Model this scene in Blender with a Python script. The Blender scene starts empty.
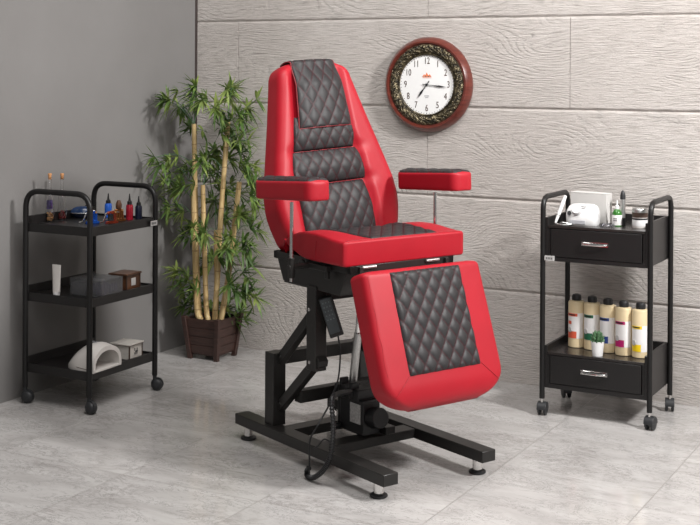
import bpy, math, random
from mathutils import Vector, Matrix
PI = math.pi
S = bpy.context.scene
COL = S.collection
V = Vector

# ------------------------------------------------------------------ materials
def nmat(name):
    m = bpy.data.materials.new(name); m.use_nodes = True
    nt = m.node_tree
    return m, nt, nt.nodes['Principled BSDF']
def N(nt, typ, **kw):
    n = nt.nodes.new(typ)
    for k, v in kw.items():
        if k.startswith('i_'):
            n.inputs[k[2:].replace('_', ' ')].default_value = v
        else: setattr(n, k, v)
    return n
def lk(nt, a, b): nt.links.new(a, b)
def math_(nt, op, a, b=None, c=None):
    n = nt.nodes.new('ShaderNodeMath'); n.operation = op
    for i, x in enumerate((a, b, c)):
        if x is None: continue
        if isinstance(x, (int, float)): n.inputs[i].default_value = x
        else: nt.links.new(x, n.inputs[i])
    return n.outputs[0]
def ramp(nt, fac, stops):
    r = nt.nodes.new('ShaderNodeValToRGB')
    el = r.color_ramp.elements
    while len(el) < len(stops): el.new(0.5)
    for e, (p, c) in zip(el, stops):
        e.position = p; e.color = (c[0], c[1], c[2], 1)
    nt.links.new(fac, r.inputs['Fac'])
    return r.outputs['Color']
def mixc(nt, fac, a, b):
    n = nt.nodes.new('ShaderNodeMix'); n.data_type = 'RGBA'
    for sock, x in ((n.inputs[0], fac), (n.inputs[6], a), (n.inputs[7], b)):
        if isinstance(x, (int, float)): sock.default_value = x
        elif isinstance(x, tuple): sock.default_value = (x[0], x[1], x[2], 1)
        else: nt.links.new(x, sock)
    return n.outputs[2]
def bump(nt, b, height, strength=.3, dist=.01):
    n = nt.nodes.new('ShaderNodeBump'); n.inputs['Strength'].default_value = strength
    n.inputs['Distance'].default_value = dist
    nt.links.new(height, n.inputs['Height']); nt.links.new(n.outputs[0], b.inputs['Normal'])
def objco(nt, scale=(1, 1, 1), rot=(0, 0, 0)):
    t = nt.nodes.new('ShaderNodeTexCoord'); m = nt.nodes.new('ShaderNodeMapping')
    m.inputs['Scale'].default_value = scale; m.inputs['Rotation'].default_value = rot
    nt.links.new(t.outputs['Object'], m.inputs['Vector'])
    return m.outputs[0]
def noise(nt, vec, scale=5, detail=4, rough=.5, dist=0):
    n = nt.nodes.new('ShaderNodeTexNoise')
    n.inputs['Scale'].default_value = scale; n.inputs['Detail'].default_value = detail
    n.inputs['Roughness'].default_value = rough; n.inputs['Distortion'].default_value = dist
    nt.links.new(vec, n.inputs['Vector'])
    return n.outputs[0]

def plain(name, col, rough=.5, metal=0, nscale=40, var=.12, bmp=.05, spec=.5, coat=0, trans=0, ior=1.45, alpha=1):
    m, nt, b = nmat(name)
    v = objco(nt); f = noise(nt, v, nscale, 3)
    lo = tuple(c * (1 - var) for c in col); hi = tuple(min(1, c * (1 + var)) for c in col)
    lk(nt, ramp(nt, f, [(.3, lo), (.7, hi)]), b.inputs['Base Color'])
    b.inputs['Roughness'].default_value = rough; b.inputs['Metallic'].default_value = metal
    b.inputs['Specular IOR Level'].default_value = spec
    b.inputs['Coat Weight'].default_value = coat; b.inputs['Coat Roughness'].default_value = .1
    b.inputs['Transmission Weight'].default_value = trans; b.inputs['IOR'].default_value = ior
    if bmp: bump(nt, b, f, bmp, .002)
    if alpha < 1: b.inputs['Alpha'].default_value = alpha
    return m

MAT = {}
def leather(name, col, rough=.42, thread=None):
    m, nt, b = nmat(name)
    v = objco(nt)
    vo = nt.nodes.new('ShaderNodeTexVoronoi'); vo.inputs['Scale'].default_value = 420
    lk(nt, v, vo.inputs['Vector'])
    f = noise(nt, v, 6, 3)
    lo = tuple(c * .93 for c in col); hi = tuple(min(1, c * 1.07) for c in col)
    c = ramp(nt, f, [(.3, lo), (.7, hi)])
    if thread:
        uv = nt.nodes.new('ShaderNodeUVMap'); uv.uv_map = 'UVMap'
        sp = nt.nodes.new('ShaderNodeSeparateXYZ'); lk(nt, uv.outputs[0], sp.inputs[0])
        d = []
        for o in (sp.outputs[0], sp.outputs[1]):
            fr = math_(nt, 'FRACT', o)
            d.append(math_(nt, 'MINIMUM', fr, math_(nt, 'SUBTRACT', 1.0, fr)))
        dm = math_(nt, 'MINIMUM', d[0], d[1])
        line = math_(nt, 'LESS_THAN', dm, .07)
        # dashes of the twin stitching
        sm = math_(nt, 'FRACT', math_(nt, 'MULTIPLY', math_(nt, 'ADD', sp.outputs[0], sp.outputs[1]), 9.0))
        dash = math_(nt, 'LESS_THAN', sm, .8)
        c = mixc(nt, math_(nt, 'MULTIPLY', line, dash), c, thread)
    lk(nt, c, b.inputs['Base Color'])
    b.inputs['Roughness'].default_value = rough
    b.inputs['Specular IOR Level'].default_value = .32
    bump(nt, b, vo.outputs['Distance'], .12, .001)
    return m
MAT['red'] = leather('red_leather', (.335, .0055, .0145), .47)
MAT['redtrim'] = leather('red_thread', (.20, .025, .03), .5)
MAT['redseam'] = leather('red_seam', (.28, .005, .012), .5)
MAT['quilt'] = leather('black_quilted_leather', (.021, .0197, .0205), .5, thread=(.026, .003, .005))
MAT['blackleather'] = leather('black_leather', (.022, .02, .021), .4)
MAT['metal'] = plain('black_painted_steel', (.017, .016, .015), .36, 0, 90, .1, .05, spec=.4)
MAT['metalsoft'] = plain('charcoal_painted_steel', (.009, .0085, .0085), .38, 0, 300, .15, .12, spec=.4)
MAT['plastic'] = plain('black_plastic', (.013, .013, .014), .42)
MAT['rubber'] = plain('dark_grey_caster_plastic', (.022, .023, .025), .5)
MAT['chrome'] = plain('chrome', (.75, .74, .73), .12, 1, 30, .05, 0)
MAT['alu'] = plain('brushed_aluminium', (.55, .55, .54), .38, 1, 200, .1, .1)
MAT['white'] = plain('white_plastic', (.70, .695, .69), .25, 0, 20, .02, .0)
MAT['offwhite'] = plain('off_white_card', (.56, .545, .525), .6, 0, 20, .03, .0)
MAT['cream'] = plain('cream_plastic', (.62, .50, .31), .35, 0, 14, .04, .0)
MAT['lampwhite'] = plain('matte_white_plastic', (.62, .59, .56), .35, 0, 20, .02, .0)
MAT['greylabel'] = plain('silver_sticker', (.45, .44, .43), .4, 0, 120, .25, .0)
MAT['ink'] = plain('black_print', (.02, .02, .022), .5, 0, 20, .02, 0)
MAT['slate'] = plain('grey_keypad', (.045, .055, .06), .5)
MAT['keys'] = plain('pale_key_print', (.12, .14, .14), .5)
MAT['grey'] = plain('grey_print', (.35, .35, .37), .5)
MAT['soil'] = plain('dark_soil', (.02, .014, .01), .9, 0, 120, .5, .6)
MAT['cork'] = plain('cork', (.50, .24, .10), .8, 0, 250, .35, .4)
MAT['gold'] = plain('gold_beads', (.55, .30, .12), .3, .5, 150, .5, .3)
MAT['rubyb'] = plain('dark_red_beads', (.22, .02, .015), .3, 0, 150, .6, .3)
MAT['purple'] = plain('purple_tinted_water', (.06, .035, .16), .2)
MAT['bluebody'] = plain('blue_anodised_metal', (.02, .12, .60), .18, .5, 30, .2, 0)
MAT['bluedeep'] = plain('deep_blue_plastic', (.012, .035, .10), .18, 0, 30, .2, 0)
MAT['navy'] = plain('navy_plastic', (.008, .012, .03), .3)
MAT['inkred'] = plain('crimson_plastic', (.32, .01, .025), .25)
MAT['inkblue'] = plain('bright_blue_label', (.03, .14, .62), .3)
MAT['inkpurple'] = plain('violet_label', (.06, .03, .19), .3)
MAT['copper'] = plain('copper_coil', (.26, .10, .035), .28, .8, 160, .4, .2)
MAT['rust'] = plain('red_brown_metal', (.24, .035, .015), .3, .5, 100, .5, .2)
MAT['boxwood'] = plain('brown_varnished_wood', (.10, .042, .02), .35, 0, 30, .4, .1)
MAT['whitewood'] = plain('white_washed_wood', (.55, .52, .48), .6, 0, 50, .08, .2)
MAT['edge'] = plain('burnt_edge_brown', (.06, .035, .025), .6)
MAT['succ'] = plain('succulent_green', (.06, .13, .06), .45, 0, 60, .4, .1)
MAT['greenb'] = plain('green_glass', (.03, .14, .02), .15, 0, 30, .2, 0)
for n_, c_ in (('lab_red', (.62, .10, .05)), ('lab_green', (.02, .12, .06)), ('lab_blue', (.025, .05, .20)), ('lab_magenta', (.42, .008, .12)), ('lab_yellow', (.80, .55, .01))):
    MAT[n_] = plain(n_, c_, .4, 0, 20, .03, 0)
MAT['paper'] = plain('white_label_paper', (.72, .70, .69), .45, 0, 20, .02, 0)

def glassy(name, col, rough=.03):
    m, nt, b = nmat(name)
    f = noise(nt, objco(nt), 20, 2)
    lk(nt, ramp(nt, f, [(.2, tuple(c * .97 for c in col)), (.8, col)]), b.inputs['Base Color'])
    b.inputs['Roughness'].default_value = rough; b.inputs['Transmission Weight'].default_value = 1; b.inputs['IOR'].default_value = 1.45
    return m
MAT['glass'] = glassy('clear_glass', (.96, .96, .96))
MAT['acrylic'] = plain('smoky_clear_acrylic', (.13, .13, .135), .2, 0, 20, .02, 0, alpha=.5)
MAT['clockglass'] = glassy('clock_glass', (.98, .98, .98))

def mat_board(name, col, rough):
    m, nt, b = nmat(name)
    f = noise(nt, objco(nt, (6, 6, 90)), 6, 4, .6)
    lk(nt, ramp(nt, f, [(.25, tuple(c * .75 for c in col)), (.75, tuple(c * 1.25 for c in col))]), b.inputs['Base Color'])
    b.inputs['Roughness'].default_value = rough
    bump(nt, b, f, .12, .001)
    return m
MAT['board'] = mat_board('black_laminated_board', (.0085, .0075, .0075), .4)
MAT['boardtop'] = mat_board('black_laminate_top', (.020, .017, .016), .22)

def mat_floor():
    m, nt, b = nmat('marble_floor_tiles')
    t = nt.nodes.new('ShaderNodeTexCoord'); sp = nt.nodes.new('ShaderNodeSeparateXYZ'); lk(nt, t.outputs['Object'], sp.inputs[0])
    T = .573
    ux = math_(nt, 'DIVIDE', math_(nt, 'ADD', sp.outputs[0], 1.140 + 20 * T), T)
    uy = math_(nt, 'DIVIDE', math_(nt, 'ADD', sp.outputs[1], -4.170 + 20 * T), T)
    dx = math_(nt, 'PINGPONG', ux, .5); dy = math_(nt, 'PINGPONG', uy, .5)
    dm = math_(nt, 'MINIMUM', dx, dy)
    grout = nt.nodes.new('ShaderNodeMapRange'); grout.inputs[1].default_value = .0022; grout.inputs[2].default_value = .0045
    grout.inputs[3].default_value = 1; grout.inputs[4].default_value = 0; lk(nt, dm, grout.inputs[0])
    # a different slice of stone on every tile
    cid = nt.nodes.new('ShaderNodeCombineXYZ')
    fx, fy = math_(nt, 'FLOOR', ux), math_(nt, 'FLOOR', uy)
    lk(nt, sp.outputs[0], cid.inputs[0]); lk(nt, sp.outputs[1], cid.inputs[1])
    lk(nt, math_(nt, 'ADD', math_(nt, 'MULTIPLY', fx, 3.7), math_(nt, 'MULTIPLY', fy, 9.1)), cid.inputs[2])
    rotm = nt.nodes.new('ShaderNodeMapping'); rotm.inputs['Rotation'].default_value = (0, 0, .5); rotm.inputs['Scale'].default_value = (1, 2.2, 1)
    lk(nt, cid.outputs[0], rotm.inputs[0])
    n1 = noise(nt, rotm.outputs[0], 2.6, 6, .62, .9)
    vein = math_(nt, 'ABSOLUTE', math_(nt, 'SUBTRACT', noise(nt, rotm.outputs[0], 4.2, 7, .68, 1.6), .5))
    base = ramp(nt, n1, [(.3, (.355, .340, .328)), (.52, (.43, .415, .402)), (.75, (.50, .486, .473))])
    v2 = ramp(nt, vein, [(0, (1, 1, 1)), (.018, (.35, .35, .35)), (.06, (0, 0, 0))])
    patch = noise(nt, cid.outputs[0], 3.5, 2)
    fac = math_(nt, 'MULTIPLY', math_(nt, 'MULTIPLY', v2, ramp(nt, patch, [(.45, (0, 0, 0)), (.62, (1, 1, 1))])), .65)
    c = mixc(nt, fac, base, (.22, .20, .19))
    rm2 = nt.nodes.new('ShaderNodeMapping'); rm2.inputs['Rotation'].default_value = (0, 0, .75); rm2.inputs['Scale'].default_value = (1, 2.0, 1); lk(nt, cid.outputs[0], rm2.inputs[0])
    vein2 = math_(nt, 'ABSOLUTE', math_(nt, 'SUBTRACT', noise(nt, rm2.outputs[0], 9.0, 5, .7, 2.2), .5))
    v3 = ramp(nt, vein2, [(0, (1, 1, 1)), (.016, (.3, .3, .3)), (.045, (0, 0, 0))])
    patch2 = noise(nt, rm2.outputs[0], 5.0, 3, .6)
    f2 = math_(nt, 'MULTIPLY', math_(nt, 'MULTIPLY', v3, ramp(nt, patch2, [(.40, (0, 0, 0)), (.54, (1, 1, 1))])), .8)
    c = mixc(nt, f2, c, (.20, .19, .183))
    c = mixc(nt, math_(nt, 'MULTIPLY', grout.outputs[0], .75), c, (.20, .185, .17))
    lk(nt, c, b.inputs['Base Color'])
    r = math_(nt, 'ADD', math_(nt, 'MULTIPLY', grout.outputs[0], .4), math_(nt, 'ADD', math_(nt, 'MULTIPLY', n1, .08), .09))
    lk(nt, r, b.inputs['Roughness'])
    h = math_(nt, 'SUBTRACT', math_(nt, 'MULTIPLY', noise(nt, t.outputs['Object'], 9, 3), .12), grout.outputs[0])
    bump(nt, b, h, .12, .002)
    return m
MAT['floor'] = mat_floor()

def mat_wood_wall():
    m, nt, b = nmat('pale_wood_grain_cladding')
    t = nt.nodes.new('ShaderNodeTexCoord'); sp = nt.nodes.new('ShaderNodeSeparateXYZ'); lk(nt, t.outputs['Object'], sp.inputs[0])
    P_ = .4242
    row = math_(nt, 'FLOOR', math_(nt, 'DIVIDE', math_(nt, 'ADD', sp.outputs[2], .001), P_))
    lz = math_(nt, 'SUBTRACT', math_(nt, 'FRACT', math_(nt, 'DIVIDE', math_(nt, 'ADD', sp.outputs[2], .001), P_)), .5)
    colx = math_(nt, 'FLOOR', math_(nt, 'DIVIDE', math_(nt, 'ADD', sp.outputs[0], math_(nt, 'ADD', 2.572 + 7.2, math_(nt, 'MULTIPLY', math_(nt, 'MODULO', row, 2), .0))), .9))
    cv = nt.nodes.new('ShaderNodeCombineXYZ')
    lk(nt, math_(nt, 'MULTIPLY', sp.outputs[0], .52), cv.inputs[0])
    lk(nt, math_(nt, 'MULTIPLY', row, 5.3), cv.inputs[1]); lk(nt, math_(nt, 'MULTIPLY', lz, .62), cv.inputs[2])
    n1 = noise(nt, cv.outputs[0], 2.3, 1, .4, .2)
    cv2 = nt.nodes.new('ShaderNodeCombineXYZ')
    lk(nt, math_(nt, 'MULTIPLY', sp.outputs[0], 6.), cv2.inputs[0]); lk(nt, math_(nt, 'MULTIPLY', sp.outputs[2], 16.), cv2.inputs[2]); lk(nt, row, cv2.inputs[1])
    n2 = noise(nt, cv2.outputs[0], 1.0, 4, .6, .4)
    # growth rings: nearly level lines that swirl round soft domes in the board
    n3 = noise(nt, cv2.outputs[0], 6.0, 3, .6)
    ring = math_(nt, 'ADD', math_(nt, 'MULTIPLY', n1, 44.0), math_(nt, 'ADD', math_(nt, 'MULTIPLY', lz, 17.0), math_(nt, 'MULTIPLY', n2, 1.5)))
    w = math_(nt, 'FRACT', ring)
    wl0 = ramp(nt, w, [(0, (.1, .1, .1)), (.30, (1, 1, 1)), (.75, (.8, .8, .8)), (1, (.1, .1, .1))])
    vis = noise(nt, cv.outputs[0], 5.5, 3, .6, .5)
    wl1 = mixc(nt, ramp(nt, n3, [(.35, (0, 0, 0)), (.65, (1, 1, 1))]), (.8, .8, .8), wl0)
    wl = mixc(nt, ramp(nt, vis, [(.40, (0, 0, 0)), (.56, (1, 1, 1))]), (.8, .8, .8), wl1)
    # fine saw fibres
    fv = nt.nodes.new('ShaderNodeMapping'); fv.inputs['Scale'].default_value = (7, 7, 150); lk(nt, t.outputs['Object'], fv.inputs[0])
    fib = noise(nt, fv.outputs[0], 1.6, 5, .65, .15)
    fv3 = nt.nodes.new('ShaderNodeMapping'); fv3.inputs['Scale'].default_value = (30, 30, 60); lk(nt, t.outputs['Object'], fv3.inputs[0])
    gr = noise(nt, fv3.outputs[0], 3.0, 4, .7)
    big = noise(nt, t.outputs['Object'], 1.1, 3, .5)
    base = ramp(nt, big, [(.3, (.535, .492, .462)), (.7, (.615, .575, .545))])
    dark = ramp(nt, fib, [(.32, (.55, .53, .51)), (.56, (1, 1, 1))])
    mul = nt.nodes.new('ShaderNodeMix'); mul.data_type = 'RGBA'; mul.blend_type = 'MULTIPLY'; mul.inputs[0].default_value = .75
    lk(nt, base, mul.inputs[6]); lk(nt, dark, mul.inputs[7])
    mul2 = nt.nodes.new('ShaderNodeMix'); mul2.data_type = 'RGBA'; mul2.blend_type = 'MULTIPLY'; mul2.inputs[0].default_value = .26
    lk(nt, mul.outputs[2], mul2.inputs[6]); lk(nt, wl, mul2.inputs[7])
    lk(nt, mul2.outputs[2], b.inputs['Base Color'])
    b.inputs['Roughness'].default_value = .8; b.inputs['Specular IOR Level'].default_value = .2
    h = math_(nt, 'ADD', math_(nt, 'MULTIPLY', wl, .6), math_(nt, 'ADD', math_(nt, 'MULTIPLY', fib, .9), math_(nt, 'MULTIPLY', gr, .6)))
    bump(nt, b, h, .85, .008)
    return m
MAT['woodwall'] = mat_wood_wall()
def mat_plaster():
    m, nt, b = nmat('grey_plaster')
    v = objco(nt)
    f = noise(nt, v, 2.2, 4, .55); g = noise(nt, v, 130, 3)
    lk(nt, ramp(nt, f, [(.3, (.172, .165, .160)), (.7, (.195, .188, .183))]), b.inputs['Base Color'])
    b.inputs['Roughness'].default_value = .75; b.inputs['Specular IOR Level'].default_value = .25
    bump(nt, b, math_(nt, 'ADD', g, math_(nt, 'MULTIPLY', noise(nt, v, 30, 2), 1.0)), .1, .003)
    return m
MAT['plaster'] = mat_plaster()
MAT['gap'] = plain('dark_corner_strip', (.045, .033, .03), .8)
def mat_cane():
    m, nt, b = nmat('dry_bamboo_cane')
    v = objco(nt, (60, 60, 5)); f = noise(nt, v, 1.5, 4, .6)
    lk(nt, ramp(nt, f, [(.25, (.30, .18, .07)), (.5, (.55, .39, .18)), (.75, (.66, .52, .28))]), b.inputs['Base Color'])
    b.inputs['Roughness'].default_value = .45
    return m
MAT['cane'] = mat_cane()
MAT['node'] = plain('bamboo_node_ring', (.36, .24, .11), .6)
def mat_leaf():
    m, nt, b = nmat('bamboo_leaf')
    f = noise(nt, objco(nt), 9, 3, .6)
    c = ramp(nt, f, [(.30, (.035, .075, .022)), (.46, (.10, .18, .042)), (.62, (.27, .34, .09))])
    lk(nt, c, b.inputs['Base Color']); b.inputs['Roughness'].default_value = .45
    b.inputs['Subsurface Weight'].default_value = 0
    tr = nt.nodes.new('ShaderNodeBsdfTranslucent'); lk(nt, c, tr.inputs['Color'])
    mx = nt.nodes.new('ShaderNodeMixShader'); mx.inputs[0].default_value = .25
    out = [n for n in nt.nodes if n.type == 'OUTPUT_MATERIAL'][0]
    lk(nt, b.outputs[0], mx.inputs[1]); lk(nt, tr.outputs[0], mx.inputs[2]); lk(nt, mx.outputs[0], out.inputs[0])
    return m
MAT['leaf'] = mat_leaf()
def mat_planter():
    m, nt, b = nmat('dark_brown_planter_wood')
    f = noise(nt, objco(nt, (8, 8, 70)), 2, 4, .6)
    lk(nt, ramp(nt, f, [(.3, (.028, .013, .010)), (.7, (.055, .026, .02))]), b.inputs['Base Color'])
    b.inputs['Roughness'].default_value = .5; bump(nt, b, f, .2, .002)
    return m
MAT['planter'] = mat_planter()
def mat_clockwood():
    m, nt, b = nmat('red_brown_varnished_rim')
    f = noise(nt, objco(nt, (5, 5, 25)), 3, 4, .6, .5)
    lk(nt, ramp(nt, f, [(.3, (.075, .013, .009)), (.7, (.155, .032, .020))]), b.inputs['Base Color'])
    b.inputs['Roughness'].default_value = .28; b.inputs['Coat Weight'].default_value = .4
    return m
MAT['clockwood'] = mat_clockwood()
def mat_ornate():
    m, nt, b = nmat('aged_bronze_relief')
    g = nt.nodes.new('ShaderNodeNewGeometry')
    f = noise(nt, objco(nt), 60, 3, .6)
    lk(nt, ramp(nt, f, [(.38, (.018, .015, .010)), (.56, (.10, .08, .045)), (.72, (.38, .32, .20))]), b.inputs['Base Color'])
    b.inputs['Roughness'].default_value = .35; b.inputs['Metallic'].default_value = .55
    bump(nt, b, f, .8, .006)
    return m
MAT['ornate'] = mat_ornate()
MAT['dial'] = plain('white_clock_dial', (.80, .80, .79), .5, 0, 12, .02, 0)
MAT['orange'] = plain('orange_print', (.75, .22, .10), .5)

# ------------------------------------------------------------------ mesh builder
class MB:
    def __init__(s, T=None): s.v = []; s.f = []; s.uv = {}; s.T = T; s.mi = []; s.cur = 0
    def add(s, vs, fs, uvs=None):
        o = len(s.v)
        for i, p in enumerate(vs):
            p = V(p)
            s.v.append(s.T @ p if s.T else p)
            if uvs: s.uv[o + i] = uvs[i]
        for f in fs: s.f.append(tuple(o + i for i in f)); s.mi.append(s.cur)
        return s
    def box(s, a, b, M=None):
        (x0, y0, z0), (x1, y1, z1) = a, b
        vs = [V((x, y, z)) for z in (z0, z1) for y in (y0, y1) for x in (x0, x1)]
        if M: vs = [M @ p for p in vs]
        return s.add(vs, [(0, 2, 3, 1), (4, 5, 7, 6), (0, 1, 5, 4), (2, 6, 7, 3), (0, 4, 6, 2), (1, 3, 7, 5)])
    def prism(s, poly, d0, d1, axes='xzy'):
        # poly in the plane of the first two axes, extruded along the third from d0 to d1
        ix = ['xyz'.index(c) for c in axes]
        vs = []
        for d in (d0, d1):
            for (a, b) in poly:
                p = [0, 0, 0]; p[ix[0]] = a; p[ix[1]] = b; p[ix[2]] = d; vs.append(p)
        n = len(poly)
        return s.add(vs, [tuple(range(n))[::-1], tuple(range(n, 2 * n))] + [(i, (i + 1) % n, n + (i + 1) % n, n + i) for i in range(n)])
    def ring_loft(s, rings, cap=True):
        n = len(rings[0]); vs = [p for r in rings for p in r]; fs = []
        for k in range(len(rings) - 1):
            for i in range(n):
                fs.append((k * n + i, k * n + (i + 1) % n, (k + 1) * n + (i + 1) % n, (k + 1) * n + i))
        if cap: fs += [tuple(range(n))[::-1], tuple((len(rings) - 1) * n + i for i in range(n))]
        return s.add(vs, fs)
    def tube(s, pts, r, n=12, cap=True, radii=None):
        pts = [V(p) for p in pts]; rings = []
        t0 = (pts[1] - pts[0]).normalized()
        ref = V((0, 0, 1)) if abs(t0.z) < .9 else V((1, 0, 0))
        u = t0.cross(ref).normalized()
        for i, p in enumerate(pts):
            t = (pts[min(i + 1, len(pts) - 1)] - pts[max(i - 1, 0)]).normalized()
            u = (u - t * u.dot(t)).normalized(); w = t.cross(u)
            rr = radii[i] if radii else r
            rings.append([p + (u * math.cos(2 * PI * k / n) + w * math.sin(2 * PI * k / n)) * rr for k in range(n)])
        return s.ring_loft(rings, cap)
    def sqtube(s, a, b, w, h, side=V((0, 1, 0))):
        # rectangular bar from a to b; w across 'side', h across the other
        a, b = V(a), V(b); t = (b - a).normalized(); u = (side - t * side.dot(t)).normalized(); q = t.cross(u)
        rings = [[p + u * w / 2 * i + q * h / 2 * j for i, j in ((1, 1), (-1, 1), (-1, -1), (1, -1))] for p in (a, b)]
        return s.ring_loft(rings)
    def lathe(s, prof, c=(0, 0, 0), n=28, M=None, cap=True):
        rings = []
        for r, z in prof:
            ring = [V((r * math.cos(2 * PI * k / n), r * math.sin(2 * PI * k / n), z)) for k in range(n)]
            if M: ring = [M @ p for p in ring]
            rings.append([p + V(c) for p in ring])
        return s.ring_loft(rings, cap)
    def build(s, name, mat, parent=None, bevel=0, smooth=True, ang=38, seg=2):
        me = bpy.data.meshes.new(name)
        me.from_pydata([tuple(p) for p in s.v], [], s.f)
        mats = mat if isinstance(mat, (list, tuple)) else [mat]
        for m in mats: me.materials.append(MAT[m])
        for p, i in zip(me.polygons, s.mi): p.material_index = i
        if s.uv:
            l = me.uv_layers.new(name='UVMap')
            for lp in me.loops: l.data[lp.index].uv = s.uv.get(lp.vertex_index, (.5, .5))
        me.update()
        import bmesh
        bm = bmesh.new(); bm.from_mesh(me); bmesh.ops.recalc_face_normals(bm, faces=bm.faces); bm.to_mesh(me); bm.free()
        if smooth:
            me.polygons.foreach_set('use_smooth', [True] * len(me.polygons))
            me.set_sharp_from_angle(angle=math.radians(ang))
        o = bpy.data.objects.new(name, me); COL.objects.link(o)
        if parent: o.parent = parent
        if bevel:
            b = o.modifiers.new('bevel', 'BEVEL'); b.width = bevel; b.segments = seg; b.limit_method = 'ANGLE'; b.angle_limit = math.radians(40)
        return o
def thing(name, label, cat, loc=(0, 0, 0), rz=0, group=None):
    o = bpy.data.objects.new(name, None); COL.objects.link(o); o.empty_display_size = .1
    o.location = loc; o.rotation_euler = (0, 0, rz)
    return tag(o, label, cat, group)
def tag(o, label, cat, group=None):
    o['label'] = label; o['category'] = cat
    if group: o['group'] = group
    return o
def struct(o): o['kind'] = 'structure'; return o
def copy_tree(o, parent=None):
    c = o.copy(); COL.objects.link(c); c.parent = parent
    for ch in [x for x in bpy.data.objects if x.parent == o]: copy_tree(ch, c)
    return c
def bend(pts, r, n=6):
    # polyline with rounded corners
    pts = [V(p) for p in pts]; out = [pts[0]]
    for i in range(1, len(pts) - 1):
        a, b, c = pts[i - 1], pts[i], pts[i + 1]
        d1 = (a - b).normalized(); d2 = (c - b).normalized()
        p1, p2 = b + d1 * r, b + d2 * r
        for k in range(n + 1):
            t = k / n
            out.append(p1 * (1 - t) ** 2 * 1 + b * 2 * t * (1 - t) + p2 * t * t if False else ((p1 * (1 - t) + b * t) * (1 - t) + (b * (1 - t) + p2 * t) * t))
    out.append(pts[-1]); return out
def crom(pts, n=6):
    P = [V(p) for p in pts]; P = [P[0] * 2 - P[1]] + P + [P[-1] * 2 - P[-2]]; out = []
    for i in range(1, len(P) - 2):
        a, b, c, d = P[i - 1:i + 3]
        for k in range(n):
            t = k / n
            out.append(.5 * (2 * b + (c - a) * t + (2 * a - 5 * b + 4 * c - d) * t * t + (3 * b - a - 3 * c + d) * t ** 3))
    out.append(P[-2]); return out
def lerp_tab(tab, x):
    if x <= tab[0][0]: return tab[0][1]
    for (a, p), (b, q) in zip(tab, tab[1:]):
        if x <= b:
            t = (x - a) / (b - a); return p + (q - p) * t
    return tab[-1][1]
def smooth_tab(tab, x, h=.02):
    return sum(lerp_tab(tab, x + h * k / 4) * w for k, w in zip(range(-4, 5), (1, 2, 3, 4, 5, 4, 3, 2, 1))) / 25
def sstep(x): x = max(0, min(1, x)); return x * x * (3 - 2 * x)

# ------------------------------------------------------------------ the room
LX, BY = -3.924, 5.54
H = 2.7
struct(MB().box((LX - .05, -2.0, -.05), (2.8, BY + .08, 0)).build('floor', 'floor', smooth=False))
struct(MB().box((LX - .1, -2.0, 0), (LX, BY + .08, H)).build('wall_left', 'plaster', smooth=False))
m = MB()
PIT = .4242
offs = [-3.658 + .0, -2.572, -3.658 - .0, -2.572, -1.861, -2.572, -1.861]
joints = {0: [-2.572, -.772, 1.03], 1: [-3.658, -1.861, -.06, 1.74], 2: [-2.572, -.772, 1.03], 3: [-3.658, -1.861, -.06, 1.74], 4: [-2.572, -.772, 1.03], 5: [-3.658, -1.861, -.06, 1.74], 6: []}
for row in range(7):
    z0, z1 = row * PIT, min((row + 1) * PIT, H)
    if z0 >= H: break
    xs = [LX + .001] + joints[row] + [2.8]
    for a, b_ in zip(xs, xs[1:]):
        g = .0028; gx = .0003
        # each plank: bevelled front edges
        x0, x1 = (a + (gx if a > LX + .01 else .004)), b_ - gx
        zz0, zz1 = z0 + (g if row else 0), z1 - g
        e = .0058
        rings = []
        for dy, q in ((.010, 0), (.006, 0), (.0012, e), (0, e * 1.6)):
            rings.append([V((x0 + q * .2, BY + dy, zz0 + (q if row else 0))), V((x1 - q * .2, BY + dy, zz0 + (q if row else 0))), V((x1 - q * .2, BY + dy, zz1 - q)), V((x0 + q * .2, BY + dy, zz1 - q))])
        m.ring_loft(rings)
m.box((LX, BY + .008, 0), (2.8, BY + .08, H))
struct(m.build('wall_back', 'woodwall', smooth=False))
struct(MB().box((LX, BY - .012, 0), (LX + .004, BY + .012, H)).build('trim_1', 'gap', smooth=False))  # thin dark strip drawing the reveal line down the corner

# ------------------------------------------------------------------ treatment chair
O = (-2.2312, 4.2103, 0)
chair = thing('treatment_chair', 'large red and black quilted leather tattoo chair on a black steel lift base', 'chair', O, math.radians(-25))

# base frame
m = MB()
for s in (-1, 1):
    m.box((-.472, s * .223 - .032, .054), (.476, s * .223 + .032, .095))
for x0, x1 in ((-.222, -.155), (.030, .100)):
    m.box((x0, -.192, .057), (x1, .192, .092))
base = m.build('base_frame', 'metal', chair, .003)
for x, y in ((-.42, -.223), (.41, -.223), (.415, .223), (-.42, .223)):
    m = MB().lathe([(0.001, .008), (.0175, .008), (.0175, .056), (.001, .056)], (x, y, 0), 20)
    ft = m.build('leveling_foot', 'chrome', base)
    MB().lathe([(.001, 0), (.028, 0), (.031, .004), (.030, .009), (.021, .014), (.001, .014)], (x, y, 0), 24).build('rubber_pad', 'plastic', ft)
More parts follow.
